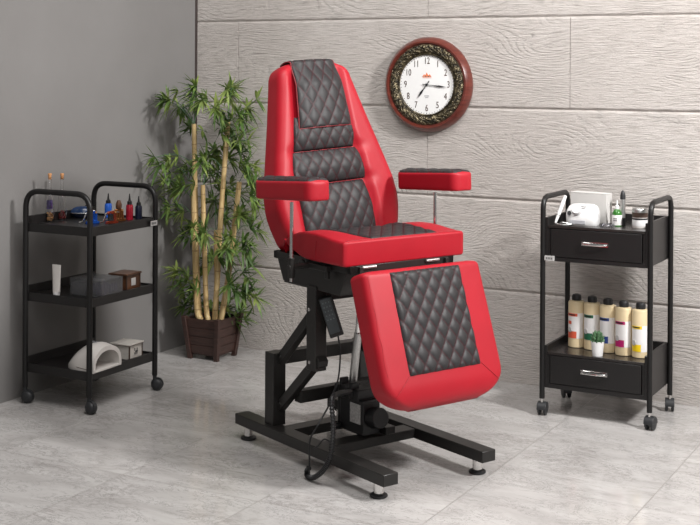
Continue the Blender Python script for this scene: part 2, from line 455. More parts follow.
# posts
for s in (-1, 1):
    MB().box((-.288, min(s * .235, s * .178), .093), (-.228, max(s * .235, s * .178), .370)).build('rear_post', 'metal', chair, .003)
MB().box((-.286, -.179, .322), (-.236, .179, .369)).build('crossbar', 'metal', chair, .003)
A1, A2, B1, B2 = V((-.214, 0, .360)), V((.006, 0, .575)), V((-.214, 0, .181)), V((.010, 0, .383))
for s in (-1, 1):
    y = s * .197
    for p, q in ((A1, A2), (B1, B2)):
        d = (q - p).normalized() * .022
        arm = MB().sqtube(p - d * 1.3 + V((0, y, 0)), q + d + V((0, y, 0)), .032, .036).build('lift_arm', 'metal', chair, .003)
        for pv in (p, q):
            yy = s * (.214 if pv in (p,) else .236)
            MB().tube([pv + V((0, s * .19, 0)), pv + V((0, yy, 0))], .0065, 10).build('bolt', 'chrome', arm)
    col = MB().box((-.016, min(s * .231, s * .180), .352), (.042, max(s * .231, s * .180), .662))
    col.build('lift_column', 'metal', chair, .003)
MB().box((-.165, -.181, .196), (-.122, .181, .242)).build('crossbar', 'metal', chair, .003)
MB().box((-.030, -.181, .600), (.010, .181, .640)).build('crossbar', 'metal', chair, .003)
MB().prism([(.036, .415), (.060, .392), (.056, .372), (.036, .360)], -.225, -.185).build('stop_bracket', 'metal', chair, .001)
# seat frame
m = MB()
m.box((-.225, -.238, .737), (.262, -.210, .764)); m.box((-.225, .210, .737), (.262, .238, .764))
m.box((.234, -.238, .737), (.262, .238, .764)); m.box((-.225, -.238, .737), (-.200, .238, .764))
m.box((-.22, -.21, .752), (.24, .21, .764))
tub = [(-.222, .738), (.222, .738), (.185, .655), (-.040, .655), (-.185, .655)]
m.prism([(-.222, .738), (.222, .738), (.180, .648), (-.180, .655)], -.224, -.216)
m.prism([(-.222, .738), (.222, .738), (.180, .648), (-.180, .655)], .216, .224)
m.prism([(.222, .738), (.216, .738), (.174, .648), (.180, .648)], -.22, .22)
m.prism([(-.222, .738), (-.216, .738), (-.174, .655), (-.180, .655)], -.22, .22)
m.box((-.18, -.22, .648), (.18, .22, .656))
sf = m.build('seat_frame', 'metal', chair, .0015)
MB().box((.262, -.20, .700), (.275, .20, .716)).box((.262, -.205, .700), (.275, -.19, .76)).box((.262, .19, .700), (.275, .205, .76)).build('hinge_bar', 'metal', sf, .001)
for y in (-.16, .13):
    MB().tube([(.268, y - .03, .757), (.268, y + .03, .757)], .0055, 10).build('hinge_pin', 'alu', sf)

# ---- upholstery
def kprof(d, L): 
    if d >= L: return 1.
    q = 1 - d / L
    return math.sqrt(max(0, 1 - q * q))
class Pad:
    """rounded cushion; local u across, v along, n out of the front face"""
    def __init__(s, L, w, thick, r, M, F=None, e0=None, e1=None, R0=0, R1=0):
        s.L, s.w, s.th, s.r, s.M, s.F = L, w, thick, r, M, F or (lambda u, v: 0)
        s.e0, s.e1 = e0 or (r, r), e1 or (r, r); s.R0, s.R1 = R0, R1
    def drop(s, v):
        d0 = (1 - kprof(v, s.e0[0])) * s.e0[1]; d1 = (1 - kprof(s.L - v, s.e1[0])) * s.e1[1]
        return d0 + d1
    def wid(s, v):
        w = s.w(v) - min(s.drop(v), s.r * .999)
        if s.R0: w -= (1 - kprof(v, s.R0)) * s.R0
        if s.R1: w -= (1 - kprof(s.L - v, s.R1)) * s.R1
        return w
    def front(s, u, v):
        W = s.wid(v); rc = min(s.r, W * .9)
        n = s.F(u, v) * kprof(v, .03) * kprof(s.L - v, .03) - s.drop(v)
        d = abs(u) - (W - rc)
        if d > 0: n -= rc - math.sqrt(max(0, rc * rc - min(d, rc) ** 2))
        return n
    def ring(s, v):
        W = s.wid(v); dr = s.drop(v); nb = -s.th + min(dr, s.th * .49); rc = max(.0005, min(s.r, W * .9))
        pts = []
        NF = 44
        for i in range(NF + 1):
            u = -(W - rc) + 2 * (W - rc) * i / NF
            pts.append((u, s.front(u, v)))
        def corner(cu, cn, a0, a1, k=6, R=rc):
            return [(cu + R * math.cos(a0 + (a1 - a0) * j / k), cn + R * math.sin(a0 + (a1 - a0) * j / k)) for j in range(1, k + 1)]
        nfR = s.front(W - rc, v); nfL = s.front(-(W - rc), v)
        rb = min(rc, .012)
        pts += corner(W - rc, nfR - rc, PI / 2, 0)
        pts += [(W, nfR - rc + (nb + rb - nfR + rc) * k / 4) for k in (1, 2, 3, 4)]
        pts += corner(W - rb, nb + rb, 0, -PI / 2, 4, rb)
        for k in range(1, 9): pts.append((W - rb - 2 * (W - rb) * k / 8, nb))
        pts += corner(-W + rb, nb + rb, -PI / 2, -PI, 4, rb)
        pts += [(-W, nb + rb + (nfL - rc - nb - rb) * k / 4) for k in (1, 2, 3, 4)]
        pts += corner(-(W - rc), nfL - rc, PI, PI / 2)[:-1]
        return [s.M @ V((u, v, n)) for u, n in pts]
    def mesh(s, name, mat, parent, nv=60):
        vs = []
        for e in (s.e0[0], ):
            pass
        E0 = max(s.e0[0], s.R0); E1 = max(s.e1[0], s.R1)
        vs = [E0 * (1 - math.cos(PI / 2 * k / 14)) for k in range(14)]
        vs += [E0 + (s.L - E0 - E1) * k / nv for k in range(nv + 1)]
        vs += [s.L - E1 * (1 - math.cos(PI / 2 * k / 14)) for k in range(13, -1, -1)]
        vs[0] = 1e-5; vs[-1] = s.L - 1e-5
        return MB().ring_loft([s.ring(v) for v in vs]).build(name, mat, parent, ang=60)
def quilt(name, pad, B, parent, dw=.058, dh=.070, h=.006, off=.004, na=70, nb=90, extra=None, mat='quilt', ph=(0, 0)):
    """quilted patch lying on the front of a pad; B(a,b) -> (u,v)"""
    vs, fs, uv = [], [], []
    for j in range(nb + 1):
        for i in range(na + 1):
            a, b = i / na, j / nb
            u, v = B(a, b)
            p = u / dw + v / dh + ph[0]; q = u / dw - v / dh + ph[1]
            hh = (abs(math.sin(PI * p)) * abs(math.sin(PI * q))) ** .42
            ed = min(a, 1 - a, b, 1 - b)
            edge = kprof(ed, .05)
            n = pad.front(u, v) + off * edge + h * hh * kprof(ed, .06) - .006 * (1 - edge)
            if extra: n += extra(a, b)
            vs.append(pad.M @ V((u, v, n))); uv.append((p, q))
    W = na + 1
    for j in range(nb):
        for i in range(na): fs.append((j * W + i, j * W + i + 1, (j + 1) * W + i + 1, (j + 1) * W + i))
    return MB().add(vs, fs, uv).build(name, mat, parent, ang=80)
def seam(name, pad, uvs, parent, r=.0016, lift=.0004, mat='redseam'):
    pts = [pad.M @ V((u, v, pad.front(u, v) + lift)) for u, v in uvs]
    return MB().tube(pts, r, 6).build(name, mat, parent)
def frame(o, U, Vv, Nn):
    return Matrix(((U[0], Vv[0], Nn[0], o[0]), (U[1], Vv[1], Nn[1], o[1]), (U[2], Vv[2], Nn[2], o[2]), (0, 0, 0, 1)))

# seat: v runs from the back to the front edge
SB, SF, SZ = -.145, .262, .850
seatpad = Pad(SF - SB, lambda v: .279, .088, .012, frame((SB, .013, SZ), (0, 1, 0), (1, 0, 0), (0, 0, 1)),
              F=lambda u, v: .012 * sstep((abs(u) - .12) / .08) * (1 - sstep((v - .22) / .17)) + .004 * math.cos(u * 5) , e0=(.20, .080), e1=(.008, .008), R0=.02, R1=.012)
seatpad_ = seatpad
seat = seatpad.mesh('seat_cushion', 'red', chair)
quilt('quilted_seat_panel', seatpad, lambda a, b: ((a - .5) * 2 * (.190 - .035 * b) + .004, .03 + b * .370), seat, dw=.052, dh=.065, h=.005, off=.003)
seam('seat_seam', seatpad, [(-.262 + .524 * k / 20, SF - SB - .008) for k in range(21)], seat)
MB().tube([(.095, -.2655, .838), (.09, -.2665, .80), (.088, -.2660, .77)], .0022, 8).build('seat_seam', 'redseam', seat)

# legrest, hanging from the front rail
Vd = V((.333, 0, -.943)).normalized(); Nd = V((.943, 0, .333)).normalized()
legpad = Pad(.482, lambda v: .268 + .002 * math.sin(v * 6), .088, .028, frame((.364, .006, .762), (0, 1, 0), Vd, Nd),
             F=lambda u, v: .014 * math.cos(min(1, abs(u) / .27) * PI / 2) * (1 - .3 * v), e0=(.02, .02), e1=(.085, .045), R0=.008, R1=.108)
leg = legpad.mesh('legrest', 'red', chair)
quilt('quilted_legrest_panel', legpad, lambda a, b: ((a - .5) * 2 * (.160 + .003 * b) - .004, .012 + b * .360), leg, dw=.0545, dh=.076, h=.0068, off=.004, ph=(.25, .25))
for s in (-1, 1):
    seam('legrest_seam', legpad, [(s * (.162 + .072 * k / 12), .366 + .066 * k / 12) for k in range(13)], leg)
seam('legrest_seam', legpad, [(-.252 + .002 * math.sin(k), .02 + .34 * k / 20) for k in range(21)], leg, .0009)
for y in (-.05, .03): MB().box((.255, y, .70), (.30, y + .02, .73)).build('legrest_hinge', 'metal', leg)
MB().sqtube((-.03, .02, .66), (.34, .02, .64), .025, .02).build('legrest_support_bar', 'metal', chair, .002)

# backrest
Vb = V((-.242, -.053, .970)).normalized(); Nb = V((.970, 0, .242)).normalized(); Ub = Vb.cross(Nb) * -1 if Vb.cross(Nb).y < 0 else Vb.cross(Nb)
WT = [(0, .246), (.06, .268), (.12, .286), (.17, .293), (.24, .288), (.34, .262), (.50, .219), (.64, .184), (.71, .168), (.75, .158)]
PT = [(0, .170), (.2, .168), (.34, .158), (.45, .132), (.6, .12), (.75, .115)]
CT = [(0, -.012), (.15, -.014), (.30, -.026), (.45, -.020), (.60, -.008), (.75, 0)]
def backF(u, v):
    u = u - lerp_tab(CT, v)
    p = lerp_tab(PT, v); wv = smooth_tab(WT, v)
    bol = .028 * (1 - sstep((v - .15) / .75) * .6)
    k = sstep((abs(u) - p + .010) / .035)
    pinch = 0
    for vs_ in (.255, .385):
        pinch += .007 * math.exp(-((v - vs_) / .022) ** 2) * math.exp(-((abs(u) - p - .012) / .03) ** 2)
    return bol * k - pinch
backpad = Pad(.742, lambda v: smooth_tab(WT, v), .085, .036, frame((-.137, .040, .767), Ub, Vb, Nb), F=backF, e0=(.05, .04), e1=(.035, .03), R0=.03, R1=.065)
back = backpad.mesh('backrest', 'red', chair, 90)
def segm(v0, v1, wa, wb, bul):
    def B(a, b):
        v = v0 + (v1 - v0) * b
        hw = (wa + (wb - wa) * b) + .006 * math.sin(PI * b)
        return (a - .5) * 2 * hw + smooth_tab(CT, v), v
    quilt('quilted_back_panel', backpad, B, back, dw=.052, dh=.078, h=.0045, off=.004, na=64, nb=50, ph=(.5, .5),
          extra=lambda a, b: bul * (math.sin(PI * b) ** .55) * (kprof(min(a, 1 - a), .2)))
segm(.035, .254, .168, .162, .018)
segm(.254, .384, .172, .152, .021)
segm(.384, .520, .146, .128, .019)
# headrest cover folded over the top edge
hr_path = []
L_ = .752
for k in range(0, 41): hr_path.append((.480 + (.735 - .480) * k / 40, .0))
def hrB(a, t):
    # t 0..1 : up the front face, over the top, down the back
    hw = .125 - .022 * min(1, t / .72) - .010 * max(0, t - .72) / .28
    u = (a - .5) * 2 * hw - .010 + .008 * min(1, t / .72)
    if t < .72:
        v = .470 + (t / .72) * (.732 - .470)
        n = .034 + .004 * math.sin(min(1, t / .12) * PI / 2) - .025 * sstep((t - .45) / .27) - .014 * abs(2 * a - 1) ** 3
        return V((u, v, n))
    w = (t - .72) / .28
    if w < .6:
        a_ = w / .6 * PI
        return V((u, .732 + .016 * math.sin(a_), -.036 + .049 * math.cos(a_) - .014 * abs(2 * a - 1) ** 3 * (1 - w)))
    return V((u, .732 - .10 * (w - .6) / .4, -.085))
na, nb = 60, 120
vs, fs, uv = [], [], []
for j in range(nb + 1):
    for i in range(na + 1):
        a, t = i / na, j / nb
        p = hrB(a, t); p2 = hrB(a, min(1, t + .004)); p0 = hrB(a, max(0, t - .004))
        tv = (p2 - p0).normalized(); nn = V((1, 0, 0)).cross(tv); 
        arc = t * .37
        uu = (a - .5) * .235
        P_ = uu / .056 + arc / .088; Q_ = uu / .056 - arc / .088
        hh = (abs(math.sin(PI * P_)) * abs(math.sin(PI * Q_))) ** .42
        ed = min(a, 1 - a, t * 1.6)
        vs.append(backpad.M @ (p + nn * (.0048 * hh * kprof(ed, .05)))); uv.append((P_, Q_))
W_ = na + 1
for j in range(nb):
    for i in range(na): fs.append((j * W_ + i, j * W_ + i + 1, (j + 1) * W_ + i + 1, (j + 1) * W_ + i))
hr = MB().add(vs, fs, uv).build('headrest_cover', 'quilt', back, ang=80)
sol = hr.modifiers.new('solid', 'SOLIDIFY'); sol.thickness = .014; sol.offset = -1
pl = [hrB(0, .85 - .85 * k / 40) for k in range(41)] + [hrB(k / 20, 0) for k in range(1, 21)] + [hrB(1, .85 * k / 40) for k in range(1, 41)]
MB().tube([backpad.M @ (p + V((0, 0, -.002))) for p in pl], .0028, 8).build('headrest_piping', 'redtrim', back)

# armrests
for s in (-1, 1):
    nm = 'armrest'
    c = V((.030, s * .333, .0)); tilt = .052
    Ua, Va, Na = (0, 1, 0), V((math.cos(tilt), 0, math.sin(tilt))), V((-math.sin(tilt), 0, math.cos(tilt)))
    org = V((-.142, s * .333, 1.038))
    wf = (lambda v: .057 + .005 * math.cos(v * 8.5))
    ap = Pad(.356, wf, .062, .010, frame(org, Ua, Va, Na), F=lambda u, v: .014 * math.cos(u * 24), e0=(.008, .008), e1=(.008, .008), R0=.050, R1=.034)
    arm = ap.mesh(nm, 'red', chair, 40)
    def AB(a, b, ap=ap):
        v = .006 + b * .344
        return (a - .5) * 2 * (ap.wid(v) - .004), v
    quilt('quilted_arm_pad', ap, AB, arm, dw=.052, dh=.07, h=.004, off=.003, na=24, nb=90)
    px = .036 if s < 0 else .044
    MB().tube([(px, s * .333, .975), (px, s * .333, .690)], .0066, 14).build('armrest_pole', 'chrome', arm)
    m = MB().tube([(px, s * .333, .775), (px, s * .333, .703)], .0125, 16)
    m.tube([(px, s * .346, .742), (px, s * .236, .742)], .010, 12)
    m.lathe([(.001, 0), (.016, 0), (.019, .004), (.016, .012), (.001, .012)], n=16, M=Matrix.Translation((px - .045, s * .262, .742)) @ Matrix.Rotation(PI / 2 * s, 4, 'X'))
    m.box((px, min(s * .240, s * .262), .733), (px + .115, max(s * .240, s * .262), .752))
    m.box((px + .090, min(s * .240, s * .252), .705), (px + .108, max(s * .240, s * .252), .752))
    m.build('armrest_bracket', 'metal', arm, .002)

# actuator with motor housing
ac = MB().tube([(-.045, 0, .23), (-.006, 0, .46)], .0155, 20).build('lift_actuator', 'alu', chair)
MB().tube([(-.010, 0, .46), (.006, 0, .60)], .010, 16).build('actuator_rod', 'chrome', ac)
m = MB().box((-.060, -.045, .097), (.085, .035, .225)); m.box((-.095, -.030, .097), (-.060, .030, .262)); m.box((-.09, -.050, .215), (.06, .04, .262))
m.tube([(.085, .0, .16), (.135, .0, .17)], .038, 18); m.tube([(-.03, -.056, .245), (-.03, .02, .245)], .026, 18)
m.tube([(-.05, -.05, .11), (-.05, -.075, .11)], .012, 12)
m.box((.01, -.056, .225), (.03, -.02, .285)); m.box((-.05, -.056, .24), (-.035, -.02, .292))
mh = m.build('motor_housing', 'plastic', chair, .004)
MB().box((.008, -.0475, .138), (.070, -.045, .210)).build('rating_label', 'greylabel', mh)
MB().box((-.150, .036, .098), (.12, .080, .125)).build('actuator_bracket', 'metal', chair, .002)
# hand remote clipped to the column
Mr = Matrix.Translation((.062, -.176, .552)) @ Matrix.Rotation(.30, 4, 'X') @ Matrix.Rotation(-.10, 4, 'Y') @ Matrix.Rotation(-.5, 4, 'Z')
rm = MB(Mr).box((-.011, -.026, -.076), (.011, .026, .076)).build('remote_control', 'plastic', chair, .004)
MB(Mr).box((.0112, -.023, -.060), (.0135, .016, .072)).build('keypad', 'slate', rm, .001)
m = MB(Mr)
for r_ in range(5):
    for c_ in range(3):
        m.box((.0137, -.017 + c_ * .011, .056 - r_ * .016), (.0143, -.013 + c_ * .011, .060 - r_ * .016))
m.build('key_print', 'keys', rm, smooth=False)
MB().tube(crom([(.070, -.150, .482), (.085, -.150, .42), (.10, -.17, .33), (.09, -.19, .27), (.05, -.16, .235)]), .0032, 8).build('remote_cable', 'plastic', chair)
# coiled thick lead that hangs over the near beam, and the thin lead
lead = crom([(.03, -.06, .255), (.14, -.20, .29), (.235, -.295, .30), (.265, -.31, .21), (.252, -.312, .118), (.217, -.315, .060), (.168, -.318, .022), (.130, -.318, .012), (.112, -.315, .022), (.122, -.312, .042)], 18)
cp = []
acc = 0
for i, p in enumerate(lead):
    t = (lead[min(i + 1, len(lead) - 1)] - lead[max(i - 1, 0)]).normalized(); u = V((0, 1, 0)); u = (u - t * u.dot(t)).normalized(); w = t.cross(u)
    cp.append(p)
MB().tube(cp, .0085, 10, radii=[.0085 + .0014 * math.cos(i * PI) for i in range(len(cp))]).build('coiled_lead', 'plastic', chair, ang=10)
MB().tube(crom([(-.05, -.07, .17), (.03, -.15, .23), (.13, -.24, .24), (.165, -.305, .20), (.128, -.312, .14), (.128, -.314, .07), (.132, -.318, .018)], 10), .0032, 8).build('power_lead', 'plastic', chair)
MB().tube(crom([(.150, -.31, .115), (.174, -.31, .131), (.210, -.31, .162), (.250, -.31, .160), (.264, -.305, .130)], 10), .003, 8).build('power_lead', 'plastic', chair)

# ------------------------------------------------------------------ wall clock
ck = thing('wall_clock', 'round wall clock with red-brown rim and bronze relief ring on the pale cladding', 'clock', (-2.560, BY, 1.380))
RM = Matrix.Rotation(PI / 2, 4, 'X')      # profile axis z -> -y
def cl(prof, n=96, cap=True): return MB().lathe(prof if cap else prof + prof[:1], n=n, M=RM, cap=cap)
rim = cl([(.150, .0), (.224, .0), (.229, .010), (.227, .024), (.217, .040), (.208, .050), (.200, .049), (.196, .040), (.150, .034)], cap=False).build('rim', 'clockwood', ck)
# relief ring with scrolled leaves
vs, fs = [], []
NA, NR = 720, 24
for i in range(NA):
    for j in range(NR + 1):
        a = 2 * PI * i / NA; t = j / NR; r = .148 + (.197 - .148) * t
        arch = .010 * math.sin(PI * t) ** .8
        e_ = math.sin(PI * t)
        orn = .0045 * max(0, math.sin(a * 30 + 4.5 * math.sin(t * 7))) * e_ + .0035 * max(0, math.cos(a * 60 - t * 15 + 2 * math.sin(a * 15))) * e_ + .002 * math.sin(a * 120 + t * 20) * e_
        d = .036 + arch + orn
        vs.append((r * math.cos(a), -d, r * math.sin(a)))
for i in range(NA):
    for j in range(NR):
        q = ((i + 1) % NA); fs.append((i * (NR + 1) + j, q * (NR + 1) + j, q * (NR + 1) + j + 1, i * (NR + 1) + j + 1))
MB().add(vs, fs).build('relief_ring', 'ornate', ck, ang=60)
cl([(.142, .032), (.149, .032), (.151, .038), (.147, .043), (.142, .040)], cap=False).build('inner_bezel', 'ornate', ck)
cl([(.001, .030), (.146, .030), (.146, .033), (.001, .033)], 64).build('dial', 'dial', ck)
def text_mesh(body, size, M, name, mat, parent, ext=.0004):
    c = bpy.data.curves.new(name, 'FONT'); c.body = body; c.size = size; c.extrude = ext; c.align_x = 'CENTER'; c.align_y = 'CENTER'; c.resolution_u = 3
    o = bpy.data.objects.new(name, c); COL.objects.link(o)
    dg = bpy.context.evaluated_depsgraph_get(); dg.update()
    me = bpy.data.meshes.new_from_object(o.evaluated_get(dg))
    bpy.data.objects.remove(o); bpy.data.curves.remove(c)
    me.transform(M); me.name = name; me.materials.clear(); me.materials.append(MAT[mat])
    o = bpy.data.objects.new(name, me); COL.objects.link(o); o.parent = parent
    return o
for h in range(1, 13):
    a = PI / 2 - h * PI / 6; r = .113
    text_mesh(str(h), .039, Matrix.Translation((r * math.cos(a), -.0336, r * math.sin(a))) @ RM @ Matrix.Diagonal((.82, 1.15, 1, 1)), 'numeral', 'edge', ck)
m = MB()
for k in range(60):
    a = 2 * PI * k / 60; rr = .139; w = .0012 if k % 5 else .002
    c_, s_ = math.cos(a), math.sin(a)
    m.add([(rr * c_ + w * s_, -.0334, rr * s_ - w * c_), (rr * c_ - w * s_, -.0334, rr * s_ + w * c_), ((rr - .004) * c_ - w * s_, -.0334, (rr - .004) * s_ + w * c_), ((rr - .004) * c_ + w * s_, -.0334, (rr - .004) * s_ - w * c_)], [(0, 1, 2, 3)])
m.build('minute_marks', 'ink', ck, smooth=False)
# orange emblem above centre: three small peaks over a bar, and two short grey lines below centre
m = MB()
for k, (x, w, h_) in enumerate(((-.014, .010, .012), (0, .012, .020), (.014, .010, .012))):
    m.prism([(x - w, .038), (x + w, .038), (x, .038 + h_)], -.0342, -.0334, 'xzy')
m.box((-.022, -.0342, .032), (.024, -.0334, .0345))
m.build('emblem', 'orange', ck, smooth=False)
MB().box((-.012, -.0342, -.055), (.012, -.0334, -.052)).box((-.008, -.0342, -.062), (.008, -.0334, -.0595)).build('dial_print', 'grey', ck, smooth=False)
def hand(name, ang_deg, L, w, y, tail=.022):
    a = math.radians(90 - ang_deg); d = V((math.cos(a), 0, math.sin(a))); p = V((-d.z, 0, d.x))
    pts = [-d * tail + p * w * .5, d * L * .3 + p * w * .45, d * L * .62 + p * w * 1.3, d * L, d * L * .62 - p * w * 1.3, d * L * .3 - p * w * .45, -d * tail - p * w * .5]
    n = len(pts)
    vs = [q + V((0, y, 0)) for q in pts] + [q + V((0, y - .0012, 0)) for q in pts]
    MB().add(vs, [tuple(range(n)), tuple(range(n, 2 * n))[::-1]] + [(i, (i + 1) % n, n + (i + 1) % n, n + i) for i in range(n)]).build(name, 'ink', ck, smooth=False)
hand('hour_hand', 217, .082, .0042, -.0355)
hand('minute_hand', 96, .108, .0030, -.0375)
cl([(.001, .033), (.006, .033), (.006, .041), (.001, .041)], 16).build('hand_pin', 'ink', ck)

# ------------------------------------------------------------------ potted bamboo
PX, PY = -3.640, 5.290
pb = thing('potted_bamboo', 'tall artificial bamboo with yellow canes in a dark brown wooden planter', 'plant', (PX, PY, 0))
def quadring(h, z): return [V((-h, -h, z)), V((h, -h, z)), V((h, h, z)), V((-h, h, z))]
m = MB()
m.ring_loft([quadring(.078, .022), quadring(.100, .205), quadring(.092, .205), quadring(.086, .190)])
pl_ = m.build('planter', 'planter', pb, .002)
m = MB()
m.ring_loft([quadring(.0865, .192), quadring(.0875, .198)]); m.build('soil', 'soil', pl_, smooth=False)
for sx in (-1, 1):
    for sy in (-1, 1):
        m = MB()
        b0, t0 = .088, .112
        rr = []
        for h, z, w in ((.089, 0, .022), (.113, .214, .024)):
            x1, y1 = sx * h, sy * h; x0, y0 = sx * (h - w), sy * (h - w)
            rr.append([V((x0, y0, z)), V((x1, y0, z)), V((x1, y1, z)), V((x0, y1, z))])
        m.ring_loft(rr); m.build('corner_leg', 'planter', pl_, .0015)
for k in range(4):
    Mz = Matrix.Rotation(k * PI / 2, 4, 'Z')
    m = MB(Mz)
    for r_ in range(4):
        z0 = .030 + r_ * .0435; z1 = z0 + .041
        h0 = .078 + (z0 - .022) * .12 + .004; h1 = .078 + (z1 - .022) * .12 + .004
        m.add([(-h0 + .01, -h0, z0), (h0 - .01, -h0, z0), (h0 - .01, -h0 + .01, z0), (-h0 + .01, -h0 + .01, z0), (-h1 + .01, -h1, z1), (h1 - .01, -h1, z1), (h1 - .01, -h1 + .01, z1), (-h1 + .01, -h1 + .01, z1)],
              [(0, 1, 2, 3), (4, 7, 6, 5), (0, 4, 5, 1), (1, 5, 6, 2), (2, 6, 7, 3), (3, 7, 4, 0)])
    m.build('side_boards', 'planter', pl_, .001)
random.seed(11)
canes = [([(-3.690, 5.25, .195), (-3.708, 5.25, .432), (-3.731, 5.25, 1.172)], .0135),
         ([(-3.672, 5.23, .195), (-3.688, 5.22, .289), (-3.712, 5.22, .866)], .0150),
         ([(-3.632, 5.24, .195), (-3.645, 5.24, .293), (-3.668, 5.24, .868)], .0130),
         ([(-3.605, 5.26, .195), (-3.582, 5.25, .442), (-3.559, 5.25, .798), (-3.525, 5.25, 1.187)], .0135),
         ([(-3.575, 5.27, .195), (-3.521, 5.26, .447), (-3.456, 5.25, .892)], .0140),
         ([(-3.640, 5.33, .195), (-3.650, 5.33, .60), (-3.655, 5.34, .60)], .0105)]
for pts, r in canes:
    loc = [V(p) - V((PX, PY, 0)) for p in pts]
    c = crom(loc, 10)
    cn = MB().tube(c, r, 14, radii=[r * (1.08 - .2 * i / len(c)) for i in range(len(c))]).build('cane', 'cane', pb)
    m = MB()
    Ltot = loc[-1].z - loc[0].z; z = loc[0].z + .05 + random.random() * .03
    while z < loc[-1].z - .02:
        i = min(range(len(c)), key=lambda i: abs(c[i].z - z)); j = min(i + 1, len(c) - 1); i = j - 1
        t = (z - c[i].z) / (c[j].z - c[i].z); p = c[i].lerp(c[j], t); rr = r * (1.08 - .2 * i / len(c))
        MB().lathe([(rr * .95, -.004), (rr * 1.10, -.001), (rr * 1.10, .001), (rr * .95, .004)], p, 14).build('node_ring', 'node', cn)
        z += .085 + random.random() * .03
clusters = [(-3.855, 5.158, 1.302), (-3.853, 5.282, 1.239), (-3.855, 5.116, 1.293), (-3.821, 5.299, 1.147), (-3.703, 5.305, 1.292), (-3.647, 5.148, 1.335), (-3.524, 5.134, 1.259), (-3.579, 5.364, 1.354), (-3.494, 5.203, 1.322), (-3.419, 5.196, 1.211), (-3.523, 5.409, 1.252), (-3.569, 5.262, 1.155), (-3.559, 5.364, 1.091), (-3.416, 5.263, 1.1), (-3.643, 5.309, 1.041), (-3.608, 5.172, 1.0), (-3.563, 5.308, 1.003), (-3.534, 5.373, 0.99), (-3.382, 5.276, 0.977), (-3.68, 5.338, 0.911), (-3.854, 5.052, 1.012), (-3.834, 5.148, 0.967), (-3.856, 5.289, 0.922), (-3.855, 5.136, 0.892), (-3.851, 5.214, 0.836), (-3.704, 5.139, 0.874), (-3.855, 5.179, 0.763), (-3.823, 5.262, 0.721), (-3.798, 5.331, 0.665), (-3.687, 5.376, 0.78), (-3.553, 5.33, 0.831), (-3.513, 5.388, 0.849), (-3.376, 5.241, 0.808), (-3.611, 5.354, 0.71), (-3.455, 5.254, 0.729), (-3.484, 5.392, 0.663), (-3.856, 5.309, 0.597), (-3.596, 5.157, 0.646), (-3.484, 5.168, 0.613), (-3.383, 5.191, 0.593), (-3.733, 5.4, 0.456), (-3.523, 5.252, 0.511), (-3.457, 5.305, 0.45), (-3.756, 5.214, 0.428), (-3.856, 5.267, 0.347), (-3.681, 5.238, 0.366), (-3.494, 5.228, 0.383), (-3.431, 5.294, 0.344), (-3.781, 5.294, 0.273), (-3.856, 5.312, 0.237), (-3.586, 5.321, 0.261), (-3.541, 5.39, 0.219), (-3.741, 5.37, 0.203), (-3.831, 5.407, 0.198)]
lm, tw = MB(), MB()
def leaf(base, d, L, w, droop):
    d = d.normalized(); side = d.cross(V((0, 0, 1)))
    if side.length < .05: side = V((1, 0, 0))
    side.normalize(); side = (side + V((random.uniform(-.5, .5), random.uniform(-.5, .5), random.uniform(-.5, .5))) * .8).normalized()
    up = side.cross(d)
    pts = []
    prof = [(0, .10), (.15, .7), (.4, 1.0), (.7, .7), (1, .02)]
    vs = []
    for t, k in prof:
        c = base + d * L * t + V((0, 0, -droop * L * t * t))
        c.x = max(c.x, LX + .006 + .0); c.y = min(c.y, BY - .008); c.z = max(c.z, .02)
        vs += [c - side * w * k, c - up * w * .25 * k, c + side * w * k]
    for p in vs: p.x = max(p.x, LX + .004); p.y = min(p.y, BY - .004)
    fs = []
    for i in range(4):
        for j in range(2): fs.append((i * 3 + j, i * 3 + j + 1, (i + 1) * 3 + j + 1, (i + 1) * 3 + j))
    lm.add([p - V((PX, PY, 0)) for p in vs], fs)
caneline = [V(p) for pts, r in canes for p in crom([V(q) for q in pts], 8)]
for ci, c in enumerate(clusters):
    c = V(c)
    if c.x < -3.8: c.x += .03
    lowz = c.z - random.uniform(.02, .10)
    src = min(caneline, key=lambda q: (q - V((c.x, c.y, lowz))).length)
    out = (c - V((-3.62, 5.27, c.z))); out.z = 0
    if out.length < .02: out = V((random.uniform(-1, 1), random.uniform(-1, .3), 0))
    out.normalize()
    mid = src.lerp(c, .5) + V((0, 0, .03))
    off = V((PX, PY, 0))
    tw.tube([p - off for p in crom([src, mid, c], 4)], .0017, 5)
    for sub in range(3 if c.x < -3.78 else 4):
        cc = c + V((random.uniform(-.045, .045) if c.x > -3.78 else random.uniform(-.005, .06), random.uniform(-.05, .05), random.uniform(-.045, .045))) if sub else c
        cc.x = max(cc.x, LX + .03); cc.y = min(cc.y, BY - .03)
        tw.tube([c - off, cc - off], .0012, 4) if sub else None
        td = (out + V((random.uniform(-.7, .7), random.uniform(-.7, .5), random.uniform(-.3, .7)))).normalized()
        nl = random.randint(9, 13)
        for k in range(nl):
            an = 2 * PI * k / nl + random.uniform(-.3, .3)
            ref = td.cross(V((.3, .2, 1))).normalized(); ref2 = td.cross(ref)
            spread = random.uniform(.45, 1.25)
            d = td * math.cos(spread) + (ref * math.cos(an) + ref2 * math.sin(an)) * math.sin(spread)
            leaf(cc, d, random.uniform(.06, .115) * (.85 if c.x < -3.78 else 1), random.uniform(.0055, .0085), random.uniform(0, .45))
lm.build('leaves', 'leaf', pb)
tw.build('twigs', 'succ', pb)

